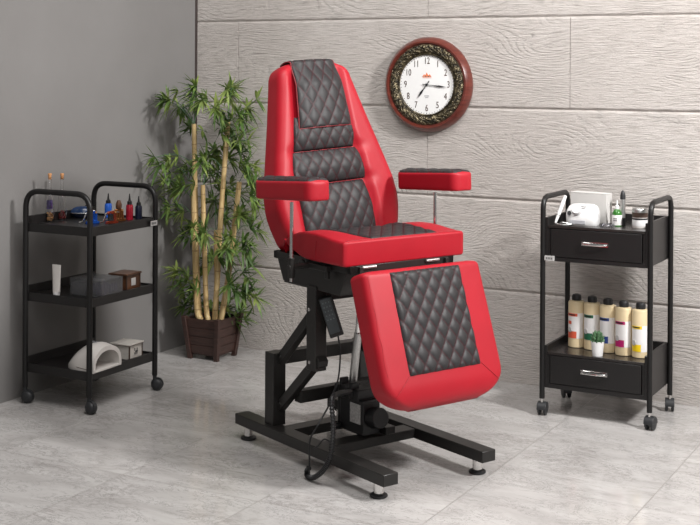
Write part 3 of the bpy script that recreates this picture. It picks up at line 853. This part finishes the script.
# ------------------------------------------------------------------ left trolley
TX0, TX1, TY0, TY1 = -3.842, -3.487, 4.163, 4.613
tr = thing('trolley', 'three-tier black trolley with looped handles standing by the grey wall', 'trolley', ((TX0 + TX1) / 2, (TY0 + TY1) / 2, 0))
TO = V(((TX0 + TX1) / 2, (TY0 + TY1) / 2, 0))
def rel(p): return V(p) - TO
for y in (TY0, TY1):
    MB().tube([rel(p) for p in bend([(TX0, y, .068), (TX0, y, .919), (TX1, y, .919), (TX1, y, .068)], .075, 8)], .0122, 14).build('side_frame', 'metalsoft', tr)
for zt in (.780, .480, .172):
    m = MB()
    x0, x1, y0, y1 = TX0 + .009, TX1 - .009, TY0 + .004, TY1 - .004
    m.box(rel((x0, y0, zt - .018)), rel((x1, y1, zt - .008)))
    m.box(rel((x1 - .004, y0, zt - .038)), rel((x1 + .010, y1, zt)))
    m.box(rel((x0 - .006, y0, zt - .038)), rel((x0 + .004, y1, zt + .030)))
    m.box(rel((x0, y0 - .002, zt - .038)), rel((x1, y0 + .006, zt)))
    m.box(rel((x0, y1 - .006, zt - .038)), rel((x1, y1 + .002, zt)))
    m.build('shelf_tray', 'board', tr, .0012)
def ball_caster(x, y, rz, parent, org):
    c = V((x, y, 0)) - org
    m = MB().tube([c + V((0, 0, .062)), c + V((0, 0, .078))], .006, 10)
    cs = m.build('caster', 'chrome', parent)
    off = V((math.cos(rz), math.sin(rz), 0)) * .012
    ax = V((-math.sin(rz), math.cos(rz), 0))
    for s in (-1, 1):
        cc = c + off + ax * s * .011 + V((0, 0, .0265))
        Mx = Matrix.Translation(cc) @ ax.to_track_quat('Z', 'X').to_matrix().to_4x4()
        prof = [(.001, s * .010), (.012, s * .0095), (.021, s * .006), (.0262, s * .0005), (.0262, -s * .008), (.001, -s * .008)]
        MB().lathe(prof, n=24, M=Mx).build('wheel', 'rubber', cs, ang=50)
    Mx = Matrix.Translation(c + off + V((0, 0, .030))) @ ax.to_track_quat('Z', 'X').to_matrix().to_4x4()
    MB().lathe([(.001, -.006), (.028, -.006), (.028, .006), (.001, .006)], n=24, M=Mx).build('wheel_hood', 'rubber', cs)
    MB().tube([c + V((0, 0, .045)), c + V((0, 0, .068))], .009, 12).build('stem_socket', 'rubber', cs)
for x, y, rz in ((TX0, TY0, .3), (TX1, TY0, -.2), (TX1, TY1, .4), (TX0, TY1, 1.2)): ball_caster(x, y, rz, tr, TO)
m = MB(); m.box(rel((TX1 + .0112, TY1 - .050, .746)), rel((TX1 + .0135, TY1 - .004, .768)))
m.build('white_sticker', 'greylabel', tr)
m = MB()
for k in range(4): m.box(rel((TX1 + .0135, TY1 - .044 + k * .009, .751)), rel((TX1 + .0139, TY1 - .039 + k * .009, .762)))
m.build('sticker_print', 'ink', tr, smooth=False)

ZT = .772
def cork_bottle(x, y, z, h, beads, tint, label):
    t = thing('cork_bottle', label, 'bottle', (x, y, z), 0, 'corked glass bottles on the trolley')
    r = .0215
    MB().lathe([(.001, 0), (r, 0), (r, .035), (r * .82, .055), (r * .76, .10), (r * .5, .125), (.0068, .135), (.0068, h - .022), (.0082, h - .020), (.0082, h - .018), (.0055, h - .018), (.0055, .135), (r * .42, .122), (r * .76 - .0015, .098), (r * .82 - .0015, .054), (r - .0015, .034), (r - .0015, .003), (.001, .003)], n=24).build('glass_body', 'glass', t)
    m = MB(); random.seed(int(h * 1000))
    for k in range(60):
        a = random.random() * 6.28; rr = random.random() ** .5 * (r - .0065); zz = .007 + random.random() * .032
        m.lathe([(.0005, -.0045), (.0035, -.003), (.0047, 0), (.0035, .003), (.0005, .0045)], (rr * math.cos(a), rr * math.sin(a), zz), 8)
    o = m.build('beads', beads, t); o['kind'] = 'stuff'
    if tint: MB().lathe([(.001, .056), (.0145, .056), (.0142, .095), (.001, .095)], n=20).build('liquid', tint, t)
    MB().lathe([(.001, h - .026), (.0055, h - .026), (.0072, h - .012), (.0088, h - .004), (.0075, h), (.001, h)], n=16).build('cork', 'cork', t)
cork_bottle(-3.826, 4.296, ZT, .213, 'gold', 'purple', 'tall corked glass bottle with gold beads and violet liquid, nearer the left loop')
cork_bottle(-3.822, 4.372, ZT, .208, 'rubyb', None, 'tall corked glass bottle with dark red beads, right of its violet twin')

def ink_bottle(x, y, z, h, r, body, band, label):
    t = thing('ink_bottle', label, 'ink bottle', (x, y, z), 0, 'small ink bottles on the top tray')
    MB().lathe([(.001, 0), (r, 0), (r, h * .52), (r * .85, h * .58), (.001, h * .58)], n=20).build('body', body, t)
    MB().lathe([(r * 1.01, h * .12), (r * 1.02, h * .13), (r * 1.02, h * .44), (r * 1.01, h * .45)], n=20, cap=False).build('label_band', band, t)
    MB().lathe([(.001, h * .57), (r * .68, h * .57), (r * .66, h * .70), (r * .34, h * .74), (r * .13, h), (.001, h)], n=16).build('cap', 'plastic', t)
ink_bottle(-3.835, 4.560, ZT, .070, .0145, 'navy', 'inkpurple', 'small violet ink bottle with blunt black cap beside the handle loop')
ink_bottle(-3.716, 4.563, ZT, .108, .0160, 'inkblue', 'inkblue', 'bright blue ink bottle with a pointed black dropper cap')
ink_bottle(-3.573, 4.536, ZT, .116, .0160, 'inkred', 'inkred', 'crimson ink bottle with a pointed black dropper cap')
ink_bottle(-3.560, 4.585, ZT, .102, .0155, 'navy', 'navy', 'dark navy ink bottle rightmost in the row')

# blue lozenge-shaped case lying on the tray
t = thing('goggle_case', 'glossy deep blue oval case lying behind the trolley handle', 'case', (-3.790, 4.470, ZT), math.radians(35))
MB().add([], []).lathe([(.001, 0), (.020, .002), (.030, .014), (.034, .024), (.001, .024)], n=32, M=Matrix.Diagonal((1.55, .85, 1, 1))).build('lower_shell', 'navy', t)
MB().lathe([(.034, .0245), (.033, .034), (.026, .046), (.014, .053), (.001, .055)], n=32, M=Matrix.Diagonal((1.55, .85, 1, 1))).build('lid', 'bluedeep', t)
MB().lathe([(.0345, .0225), (.0355, .0235), (.0355, .0255), (.0345, .0265)], n=32, M=Matrix.Diagonal((1.55, .85, 1, 1)), cap=False).build('rim_seam', 'alu', t)

def coil_machine(x, y, rz, body, coil, label, tall=0):
    t = thing('tattoo_machine', label, 'tattoo machine', (x, y, ZT), rz, 'coil tattoo machines on the top tray')
    # cast frame lying on its side
    MB().prism([(-.030, 0), (.030, 0), (.034, .008), (.022, .012), (.020, .050), (.010, .056), (-.018, .054), (-.026, .046), (-.020, .040), (-.006, .044), (.008, .040), (.008, .014), (-.026, .012)], -.008, .008).build('frame', body, t, .002)
    for xx in (-.012, .000):
        c = MB().lathe([(.001, .013), (.009, .013), (.009, .017), (.0072, .018), (.0072, .036), (.009, .037), (.009, .040), (.001, .040)], (xx + .002, 0, 0), 16)
        c.build('coil', coil, t)
    MB().tube([(-.034, 0, .046), (.012, 0, .058)], .0022, 8).build('armature_bar', 'alu', t)
    MB().tube([(-.028, 0, .044), (-.040, .004, .012), (-.058, .006, .008)], .0035, 8).build('needle_tube', 'chrome', t)
    MB().tube([(.014, -.012, .050), (.014, .014, .050)], .0045, 10).build('contact_screw', 'gold', t)
    if tall:
        MB().lathe([(.001, .052), (.010, .052), (.0135, .062), (.0135, .076), (.009, .088), (.006, .094), (.001, .094)], (.000, 0, 0), 16).build('vice_cap', 'boxwood', t)
    return t
coil_machine(-3.615, 4.330, math.radians(60), 'bluebody', 'bluebody', 'blue metal coil tattoo machine closest to the near corner post')
coil_machine(-3.548, 4.378, math.radians(75), 'rust', 'ink', 'dark red coil tattoo machine between the blue and the copper ones')
coil_machine(-3.575, 4.462, math.radians(55), 'copper', 'copper', 'copper brown coil tattoo machine with tall rounded top in front of ink bottles', 1)

# middle tray
ZM = .472
t = thing('cream_tube', 'white cosmetic tube standing on its cap on the middle tray', 'tube', (-3.690, 4.188, ZM))
MB().lathe([(.001, 0), (.0145, 0), (.0150, .018), (.001, .018)], n=20).build('cap', 'white', t)
rings = []
for k in range(10):
    q = k / 9; z = .018 + .117 * q; a = .0172 + .005 * q; b_ = .0172 * (1 - q) ** .8 + .0012
    rings.append([V((a * math.cos(2 * PI * i / 24) * .72, a * math.sin(2 * PI * i / 24) * 1 if False else 0, 0)) + V((0, 0, 0)) for i in range(24)])
    rings[-1] = [V((a * math.cos(2 * PI * i / 24) * .8, 0, z)) + V((.3, .8, 0)).normalized() * 0 + V((a * .5 * math.cos(2 * PI * i / 24), b_ * math.sin(2 * PI * i / 24), 0)) * .6 for i in range(24)]
MB().ring_loft(rings).build('tube_body', 'lampwhite', t)

t = thing('acrylic_case', 'smoky clear box of blue cartridges on the middle tray', 'box', (-3.565, 4.305, ZM), 0)
x0, x1, y0, y1 = -.098, .076, -.062, .080
m = MB(); w_ = .003
m.box((x0, y0, 0), (x1, y1, w_)); m.box((x0, y0, w_), (x0 + w_, y1, .068)); m.box((x1 - w_, y0, w_), (x1, y1, .068)); m.box((x0 + w_, y0, w_), (x1 - w_, y0 + w_, .068)); m.box((x0 + w_, y1 - w_, w_), (x1 - w_, y1, .068))
m.box((x0 - .001, y0 - .001, .068), (x1 + .001, y1 + .001, .074))
m.build('clear_shell', 'acrylic', t, .001)
random.seed(5)
m = MB()
for i in range(5):
    for j in range(4):
        xx, yy = -.005 + .016 * i, -.050 + .034 * j
        m.lathe([(.001, .004), (.0065, .004), (.0065, .030), (.004, .040), (.001, .042)], (xx, yy, random.random() * .012), 8)
o = m.build('cartridges', 'purple', t); o['kind'] = 'stuff'
MB().box((x0 + .006, y0 + .006, .004), (-.02, y1 - .006, .055)).build('foam_insert', 'grey', t)

def little_box(name, label, x, y, z, L, W, Hh, rz, body, edge, win):
    t = thing(name, label, 'box', (x, y, z), rz)
    m = MB(); e = .004
    m.box((-W / 2, -L / 2, .002), (W / 2, L / 2, Hh)); m.build('body', body, t, .001)
    for sx in (-1, 1):
        for sy in (-1, 1): MB().box((sx * (W / 2) - .0025, sy * (L / 2) - .0025, 0), (sx * (W / 2) + .0025, sy * (L / 2) + .0025, Hh + .001)).build('corner_strip', edge, t)
    m = MB().box((-W / 2 - .006, -L / 2 - .006, Hh), (W / 2 + .006, L / 2 + .006, Hh + .006)); m.build('lid', body if body == 'whitewood' else 'boxwood', t, .001)
    MB().box((-W / 2 - .0065, -L / 2 - .0065, Hh - .0015), (W / 2 + .0065, L / 2 + .0065, Hh)).build('lid_edge', edge, t)
    m = MB().box((W / 2 + .0004, -.016, Hh * .25), (W / 2 + .0018, .016, Hh * .75)); m.build('window_panel', win, t)
    return t
t = little_box('trinket_box', 'little dark brown wooden box with lid on the middle tray', -3.560, 4.490, ZM, .100, .088, .066, .05, 'boxwood', 'edge', 'offwhite')
t = little_box('trinket_box', 'little whitewashed wooden box with lattice window on the bottom tray', -3.552, 4.495, .164, .095, .095, .064, .05, 'whitewood', 'edge', 'whitewood')
m = MB()
for k in range(3): m.box((.0495, -.013 + k * .009, .020), (.0502, -.008 + k * .009, .030)); m.box((.0495, -.013 + k * .009, .036), (.0502, -.008 + k * .009, .048)) if k != 1 else m.box((.0495, -.006, .030), (.0502, .012, .036))
m.build('lattice', 'ink', t, smooth=False)

# nail lamp: a domed shell with an open arched mouth facing the room
t = thing('nail_lamp', 'white domed nail-drying lamp with open arch on the bottom tray', 'lamp', (-3.562, 4.272, .164), math.radians(2))
t.scale = (.94, .94, .94)
rings = []
NL = 26
outer, inner = [], []
for k in range(NL + 1):
    q = k / NL; x = -.092 + .178 * q
    s_ = (1 - (1 - min(1, (q + .02) / .75)) ** 2.2)
    hw = .055 + .050 * s_; hh = .018 + .090 * s_ * (1 - .12 * max(0, q - .75) * 4)
    o_, i_ = [], []
    for j in range(21):
        a = PI * j / 20
        o_.append(V((x, -hw * math.cos(a), hh * math.sin(a) ** .75 + .010)))
        i_.append(V((x, -(hw - .016) * math.cos(a), max(.0, (hh - .018)) * math.sin(a) ** .75 + .008)))
    outer.append(o_); inner.append(i_)
vs = []; fs = []
def grid(rows, flip):
    o0 = len(vs); w = len(rows[0])
    for r in rows: vs.extend(r)
    for a in range(len(rows) - 1):
        for b_ in range(w - 1):
            q = (o0 + a * w + b_, o0 + a * w + b_ + 1, o0 + (a + 1) * w + b_ + 1, o0 + (a + 1) * w + b_)
            fs.append(q[::-1] if flip else q)
    return o0
g0 = grid(outer, True); g1 = grid(inner[6:], False)
w = 21; L0 = g0 + NL * w; L1 = g1 + (len(inner[6:]) - 1) * w
for b_ in range(20): fs.append((L0 + b_, L0 + b_ + 1, L1 + b_ + 1, L1 + b_))
cb = len(vs); fs.append(tuple(range(g0, g0 + 21)))
m = MB().add(vs, fs); sh = m.build('shell', 'lampwhite', t, ang=50)
m = MB(); base_pts = [(r[0].x, r[0].y) for r in outer] + [(r[-1].x, r[-1].y) for r in outer[::-1]]
m.prism(base_pts, .0, .010, 'xyz'); m.build('base_plate', 'lampwhite', t, .002)
m = MB().tube([(-.085, -.056, .014), (-.05, -.083, .020), (.0, -.103, .020), (.05, -.1055, .016)], .0014, 6); m.build('seam_line', 'edge', t)
for a_, b_ in (((-.01, -.010, .1165), (.006, -.002, .1185)), ((-.01, .004, .1165), (.006, .012, .1185)), ((.014, -.012, .1155), (.030, .012, .1175))): MB().box(a_, b_).build('button', 'grey', t, .001)

# ------------------------------------------------------------------ right cart
CX0, CX1, CY0, CY1 = -1.820, -1.364, 5.080, 5.402
CO = V(((CX0 + CX1) / 2, (CY0 + CY1) / 2, 0))
ct = thing('drawer_cart', 'black two-tier drawer cart with tubular frame by the pale cladding', 'cart', CO)
def rc(p): return V(p) - CO
for x in (CX0, CX1):
    MB().tube([rc(p) for p in bend([(x, CY0, .072), (x, CY0, .917), (x, CY1, .917), (x, CY1, .072)], .055, 8)], .0112, 14).build('side_frame', 'metalsoft', ct)
for nm, zb, zs, zr, zd0, zd1 in (('upper', .652, .802, .834, .672, .790), ('lower', .118, .270, .296, .140, .258)):
    x0, x1, y0, y1 = CX0 + .010, CX1 - .010, CY0 + .002, CY1 - .002
    m = MB()
    m.box(rc((x0, y0, zb)), rc((x0 + .012, y1, zr)))
    m.box(rc((x1 - .012, y0, zb)), rc((x1, y1, zr)))
    m.box(rc((x0 + .012, y1 - .012, zb)), rc((x1 - .012, y1, zr)))
    m.box(rc((x0 + .012, y0 + .006, zb)), rc((x1 - .012, y1 - .012, zb + .014)))
    m.box(rc((x0 + .012, y0, zb)), rc((x1 - .012, y0 + .010, zd0 - .002)))
    # frame around the drawer
    m.box(rc((x0 + .012, y0 + .001, zd0 - .002)), rc((x0 + .022, y0 + .012, zs - .001)))
    m.box(rc((x1 - .022, y0 + .001, zd0 - .002)), rc((x1 - .012, y0 + .012, zs - .001)))
    bx = m.build('cabinet_body', 'board', ct, .001)
    MB().box(rc((x0 + .0121, y0 - .003, zs - .011)), rc((x1 - .0121, y1 - .0121, zs))).build('cabinet_top', 'boardtop', bx, .001)
    m = MB().box(rc((x0 + .025, y0 - .003, zd0)), rc((x1 - .025, y0 + .010, zd1 - .002)))
    m.box(rc((x0 + .028, y0 + .010, zd0 + .004)), rc((x1 - .028, y1 - .03, zd0 + .010)))
    dr = m.build('drawer', 'board', ct, .0012)
    zc = (zd0 + zd1) / 2 + .004; xc = (x0 + x1) / 2 - .004
    hp = crom([(xc - .053, y0 - .003, zc), (xc - .050, y0 - .014, zc), (xc - .020, y0 - .020, zc - .002), (xc + .020, y0 - .020, zc - .002), (xc + .050, y0 - .014, zc), (xc + .053, y0 - .003, zc)], 5)
    m = MB().tube([rc(p) for p in hp], .0042, 8)
    m.box(rc((xc - .057, y0 - .0045, zc - .010)), rc((xc + .057, y0 - .003, zc + .008)))
    m.build('drawer_handle', 'chrome', dr)
def twin_caster(x, y, rz, parent, org):
    c = V((x, y, 0)) - org
    cs = MB().tube([c + V((0, 0, .055)), c + V((0, 0, .078))], .0055, 10).build('caster', 'chrome', parent)
    ax = V((math.cos(rz), math.sin(rz), 0)); off = V((-math.sin(rz), math.cos(rz), 0)) * .010
    R_ = ax.to_track_quat('Z', 'X').to_matrix().to_4x4()
    for s in (-1, 1):
        Mx = Matrix.Translation(c + off + ax * s * .0125 + V((0, 0, .0255))) @ R_
        MB().lathe([(.001, -.0065), (.020, -.0065), (.0252, -.004), (.0252, .004), (.020, .0065), (.001, .0065)], n=24, M=Mx).build('wheel', 'rubber', cs, ang=50)
    m = MB()
    n_ = 14; hood = []
    for xx in (-.0195, .0195):
        pass
    pr = [(.0275 * math.cos(a), .0275 * math.sin(a)) for a in [math.radians(-10 + 200 * k / n_) for k in range(n_ + 1)]]
    rings = []
    fwd = V((-math.sin(rz), math.cos(rz), 0))
    for q in (-.0195, .0195): rings.append([c + off + ax * q + fwd * a + V((0, 0, .029 + b)) for a, b in pr])
    m.ring_loft(rings); m.build('wheel_hood', 'rubber', cs, .002)
for x, y, rz in ((CX0, CY0, .1), (CX1, CY0, -.15), (CX1, CY1, .25), (CX0, CY1, .6)): twin_caster(x, y, rz, ct, CO)
MB().box(rc((CX0 + .012, CY0 - .0135, .655)), rc((CX0 + .052, CY0 - .001, .674))).build('white_sticker', 'greylabel', ct)
m = MB()
for k in range(4): m.box(rc((CX0 + .018 + k * .008, CY0 - .0139, .660)), rc((CX0 + .022 + k * .008, CY0 - .0135, .669)))
m.build('sticker_print', 'ink', ct, smooth=False)

ZC = .802
# nail drill control unit
t = thing('nail_drill_unit', 'white nail drill control unit with round dial on the cart top', 'nail drill', (-1.674, 5.165, ZC), math.radians(6))
rings = []
for z, w, d, yo in ((0, .064, .045, 0), (.008, .068, .050, 0), (.045, .068, .050, 0), (.062, .066, .046, .003), (.078, .058, .036, .008), (.086, .044, .024, .012), (.088, .02, .01, .014)):
    rings.append([V((w * abs(math.cos(a)) ** .55 * (1 if math.cos(a) > 0 else -1), d * abs(math.sin(a)) ** .55 * (1 if math.sin(a) > 0 else -1) + yo, z)) for a in [2 * PI * k / 40 for k in range(40)]])
un = MB().ring_loft(rings).build('housing', 'white', t, ang=50)
MB().lathe([(.001, 0), (.019, 0), (.019, .006), (.016, .014), (.001, .014)], n=28, M=Matrix.Translation((-.018, -.043, .062)) @ Matrix.Rotation(math.radians(60), 4, 'X')).build('speed_dial', 'white', t)
MB().lathe([(.0175, 0), (.0195, 0), (.0195, .002), (.0175, .002)], n=28, M=Matrix.Translation((-.018, -.044, .062)) @ Matrix.Rotation(math.radians(60), 4, 'X')).build('dial_shadow_ring', 'grey', t)  # grey ring stands in for the shadow round the white dial
MB().lathe([(.001, 0), (.009, 0), (.009, .002), (.001, .002)], n=20, M=Matrix.Translation((-.048, -.047, .052)) @ Matrix.Rotation(math.radians(75), 4, 'X')).build('socket', 'ink', t)
MB().box((-.045, -.0525, .008), (.020, -.0495, .024)).build('front_strip', 'grey', t, .001)
MB().box((.0, -.040, .078), (.022, -.036, .081)).build('print', 'ink', t)
# handpiece leaning on the cart loop
t = thing('drill_handpiece', 'white and silver pen-shaped drill handpiece leaning left of the control unit', 'handpiece', (-1.760, 5.110, ZC))
hp0, hp1 = V((-.012, -.012, .009)), V((.014, .040, .120))
MB().tube([hp0, hp0.lerp(hp1, .25), hp0.lerp(hp1, .3), hp0.lerp(hp1, .75), hp1], .008, 14, radii=[.0045, .0075, .0085, .0085, .0065]).build('grip', 'white', t)
MB().tube([hp0.lerp(hp1, .27), hp0.lerp(hp1, .31)], .0092, 14).build('collar', 'alu', t)
MB().tube(crom([hp0, (-.004, -.016, .005), (.030, -.018, .004), (.055, -.004, .006), (.048, .004, .006), (.020, -.008, .012), (.005, .0, .008)], 6), .0032, 8).build('cord', 'alu', t)
# card box behind
t = thing('card_box', 'off-white upright card box standing behind the nail drill unit', 'box', (-1.672, 5.270, ZC), math.radians(-8))
MB().box((-.083, -.028, 0), (.083, .028, .128)).build('body', 'offwhite', t, .001)
MB().box((-.0835, -.0285, .124), (.0835, .0285, .1285)).build('lid_flap', 'offwhite', t, .0006)
# green dropper bottle with white label
t = thing('dropper_bottle', 'small green bottle with white label and white dropper top', 'bottle', (-1.540, 5.205, ZC))
MB().lathe([(.001, 0), (.0205, 0), (.0205, .052), (.013, .066), (.0085, .070), (.001, .070)], n=24).build('glass_body', 'greenb', t)
MB().lathe([(.0208, .004), (.0212, .005), (.0212, .045), (.0208, .046)], n=24, cap=False).build('label_band', 'paper', t)
MB().lathe([(.001, .069), (.0085, .069), (.0085, .084), (.004, .087), (.003, .106), (.001, .107)], n=18).build('dropper_top', 'white', t)
m = MB()
for k in range(2): m.box((-.009, -.0218, .030 - k * .008), (.007, -.0208, .033 - k * .008))
m.build('label_print', 'ink', t, smooth=False)
# pen-shaped device upright
t = thing('cordless_file', 'upright silver pen-shaped nail file with black tip behind the green bottle', 'nail file', (-1.528, 5.248, ZC))
MB().lathe([(.001, 0), (.010, 0), (.0115, .004), (.0115, .030), (.001, .030)], n=20).build('base', 'ink', t)
MB().lathe([(.001, .030), (.0105, .030), (.0105, .108), (.001, .108)], n=20).build('sleeve', 'alu', t)
MB().lathe([(.001, .108), (.0112, .108), (.0112, .124), (.008, .138), (.003, .145), (.001, .146)], n=20).build('tip', 'ink', t)
# crumpled clear sachet
t = MB(); random.seed(9)
vs, fs = [], []
for i in range(9):
    for j in range(7):
        e_ = min(i, 8 - i, j, 6 - j)
        vs.append(V((-.030 + .0075 * i, -.020 + .0066 * j, .0015 + (random.uniform(.002, .014) if e_ else 0))))
for i in range(8):
    for j in range(6): fs.append((i * 7 + j, (i + 1) * 7 + j, (i + 1) * 7 + j + 1, i * 7 + j + 1))
o = MB().add([p + V((0, 0, 0)) for p in vs], fs).build('plastic_sachet', 'acrylic', smooth=False)
MAT_s = glassy('clear_film', (.85, .85, .9), .15); o.data.materials.clear(); o.data.materials.append(MAT_s)
so = o.modifiers.new('solid', 'SOLIDIFY'); so.thickness = .0006
o.location = (-1.566, 5.158, ZC); tag(o, 'crumpled clear plastic sachet in front of the green bottle', 'sachet')
# jar
t = thing('cream_jar', 'round clear jar with silver lid and white label beside the cart loop', 'jar', (-1.440, 5.195, ZC))
MB().lathe([(.001, 0), (.030, 0), (.0315, .004), (.0315, .044), (.001, .044)], n=36).build('jar_body', 'lampwhite', t)
MB().lathe([(.0318, .008), (.0321, .009), (.0321, .036), (.0318, .037)], n=36, cap=False).build('label_band', 'white', t)
MB().lathe([(.001, .044), (.030, .044), (.0322, .044), (.0322, .064), (.001, .064)], n=36).build('contents', 'edge', t)
MB().lathe([(.001, .064), (.0325, .064), (.0325, .076), (.030, .080), (.001, .080)], n=36).build('lid', 'alu', t)
MB().lathe([(.0323, .034), (.0326, .035), (.0326, .040), (.0323, .041)], n=36, cap=False).build('print_band', 'ink', t)

# lower shelf: five cream bottles
ZL = .270
bots = [(-1.724, 5.240, 'lab_red', 'orange-red', 'leftmost'), (-1.651, 5.228, 'lab_green', 'dark green', ''), (-1.577, 5.209, 'lab_blue', 'navy blue', ''), (-1.503, 5.188, 'lab_magenta', 'magenta', ''), (-1.430, 5.180, 'lab_yellow', 'yellow', '')]
for k, (x, y, lm_, cn_, pos) in enumerate(bots):
    t = thing('dye_bottle', 'cream bottle with black cap and %s label blocks' % cn_, 'bottle', (x, y, ZL), 0, 'cream bottles on the lower cart shelf')
    R_ = .0350
    MB().lathe([(.001, 0), (R_ - .003, 0), (R_, .003), (R_, .190), (R_ - .003, .196), (.020, .199), (.014, .200), (.001, .200)], n=36).build('bottle_body', 'cream', t)
    MB().lathe([(.001, .199), (.0195, .199), (.0205, .203), (.0200, .216), (.017, .223), (.007, .226), (.001, .226)], n=24).build('cap', 'plastic', t)
    def patch(z0, z1, a0, a1, mat, rr, name):
        vs, fs = [], []
        n_ = 16
        for i in range(n_ + 1):
            a = math.radians(a0 + (a1 - a0) * i / n_)
            for z in (z0, z1): vs.append((rr * math.cos(a), rr * math.sin(a), z))
        for i in range(n_): fs.append((2 * i, 2 * i + 2, 2 * i + 3, 2 * i + 1))
        return MB().add(vs, fs).build(name, mat, t, ang=60)
    dz = [0, .002, 0, -.004, -.014][k]
    patch(.040 + dz, .148 + dz, -150, -20, 'paper', R_ + .0004, 'label_paper')
    patch(.134 + dz, .147 + dz, -146, -66, lm_, R_ + .0009, 'label_band')
    patch(.041 + dz, .070 + dz, -146, -72, lm_, R_ + .0009, 'label_band')
    patch(.1375 + dz, .1430 + dz, -140, -80, 'ink', R_ + .0012, 'label_print')
    # round seal
    a = math.radians(-122); c_ = V((R_ * math.cos(a), R_ * math.sin(a), .076 + dz))
    MB().lathe([(.001, 0), (.0110, 0), (.0110, .0022), (.001, .0022)], n=20, M=Matrix.Translation(c_) @ V((math.cos(a), math.sin(a), 0)).to_track_quat('Z', 'Y').to_matrix().to_4x4()).build('round_seal', 'greylabel', t)
    if k == 0: patch(.100, .114, -140, -108, 'lab_red', R_ + .0012, 'label_print')
t = thing('potted_succulent', 'tiny green succulent in a white pot before the cream bottles', 'plant', (-1.592, 5.115, ZL))
t.scale = (1.3, 1.3, 1.3)
MB().lathe([(.001, 0), (.0165, 0), (.0215, .046), (.0195, .046), (.0185, .040), (.001, .040)], n=28).build('pot', 'white', t)
MB().lathe([(.001, .0395), (.0184, .0395), (.0184, .041), (.001, .041)], n=20).build('soil', 'soil', t)
m = MB(); random.seed(2)
for ringk, (nn, tilt_, L__) in enumerate(((9, 1.2, .019), (8, .85, .021), (6, .45, .021), (3, .12, .019))):
    for k in range(nn):
        a = 2 * PI * (k + .5 * ringk) / nn
        d = V((math.cos(a) * math.sin(tilt_), math.sin(a) * math.sin(tilt_), math.cos(tilt_)))
        b0 = V((0, 0, .041 + ringk * .006)) + V((math.cos(a), math.sin(a), 0)) * .006
        m.tube([b0, b0 + d * L__ * .35, b0 + d * L__ * .7, b0 + d * L__ + V((0, 0, .003))], .004, 7, radii=[.003, .0058, .0045, .0006])
m.build('succulent_leaves', 'succ', t)

# ------------------------------------------------------------------ light
w = bpy.data.worlds.new('World'); S.world = w; w.use_nodes = True
w.node_tree.nodes['Background'].inputs[0].default_value = (1.0, .985, .97, 1)
w.node_tree.nodes['Background'].inputs[1].default_value = .22
def area(name, loc, target, sx, sy, power, col=(1, .97, .95)):
    l = bpy.data.lights.new(name, 'AREA'); l.shape = 'RECTANGLE'; l.size = sx; l.size_y = sy; l.energy = power; l.color = col
    o = bpy.data.objects.new(name, l); COL.objects.link(o); o.location = loc
    o.rotation_euler = (V(target) - V(loc)).to_track_quat('-Z', 'Y').to_euler()
area('key_softbox', (1.0, 4.0, 3.0), (-2.4, 4.9, .8), .40, .40, 200, (1, .985, .975))
area('overhead_softbox', (-1.7, 3.4, 3.6), (-1.9, 4.2, 0), 2.0, 1.8, 100, (1, .98, .965))
area('front_softbox', (.3, .4, 2.8), (-2.2, 4.3, .7), 1.6, 1.6, 34, (1, .98, .965))

# ------------------------------------------------------------------ camera
f_px, yaw, pitch, roll, cyp = 1269.2, math.radians(28.4), math.radians(.29), math.radians(.307), 76.0
Fv = V((-math.sin(yaw) * math.cos(pitch), math.cos(yaw) * math.cos(pitch), -math.sin(pitch)))
Rt = V((math.cos(yaw), math.sin(yaw), 0)); U = Rt.cross(Fv)
R2 = Rt * math.cos(roll) + U * math.sin(roll); U2 = -Rt * math.sin(roll) + U * math.cos(roll)
cam = bpy.data.cameras.new('camera'); co = bpy.data.objects.new('camera', cam); COL.objects.link(co)
co.matrix_world = Matrix(((R2.x, U2.x, -Fv.x, 0), (R2.y, U2.y, -Fv.y, 0), (R2.z, U2.z, -Fv.z, 1.45), (0, 0, 0, 1)))
cam.sensor_fit = 'HORIZONTAL'; cam.sensor_width = 36; cam.lens = f_px / 700 * 36
cam.shift_y = -(262.5 - cyp) / 700; cam.clip_start = .05
S.camera = co
S.view_settings.view_transform = 'Standard'; S.view_settings.look = 'None'; S.view_settings.gamma = 1
S.view_settings.use_curve_mapping = False; S.view_settings.exposure = 0.0
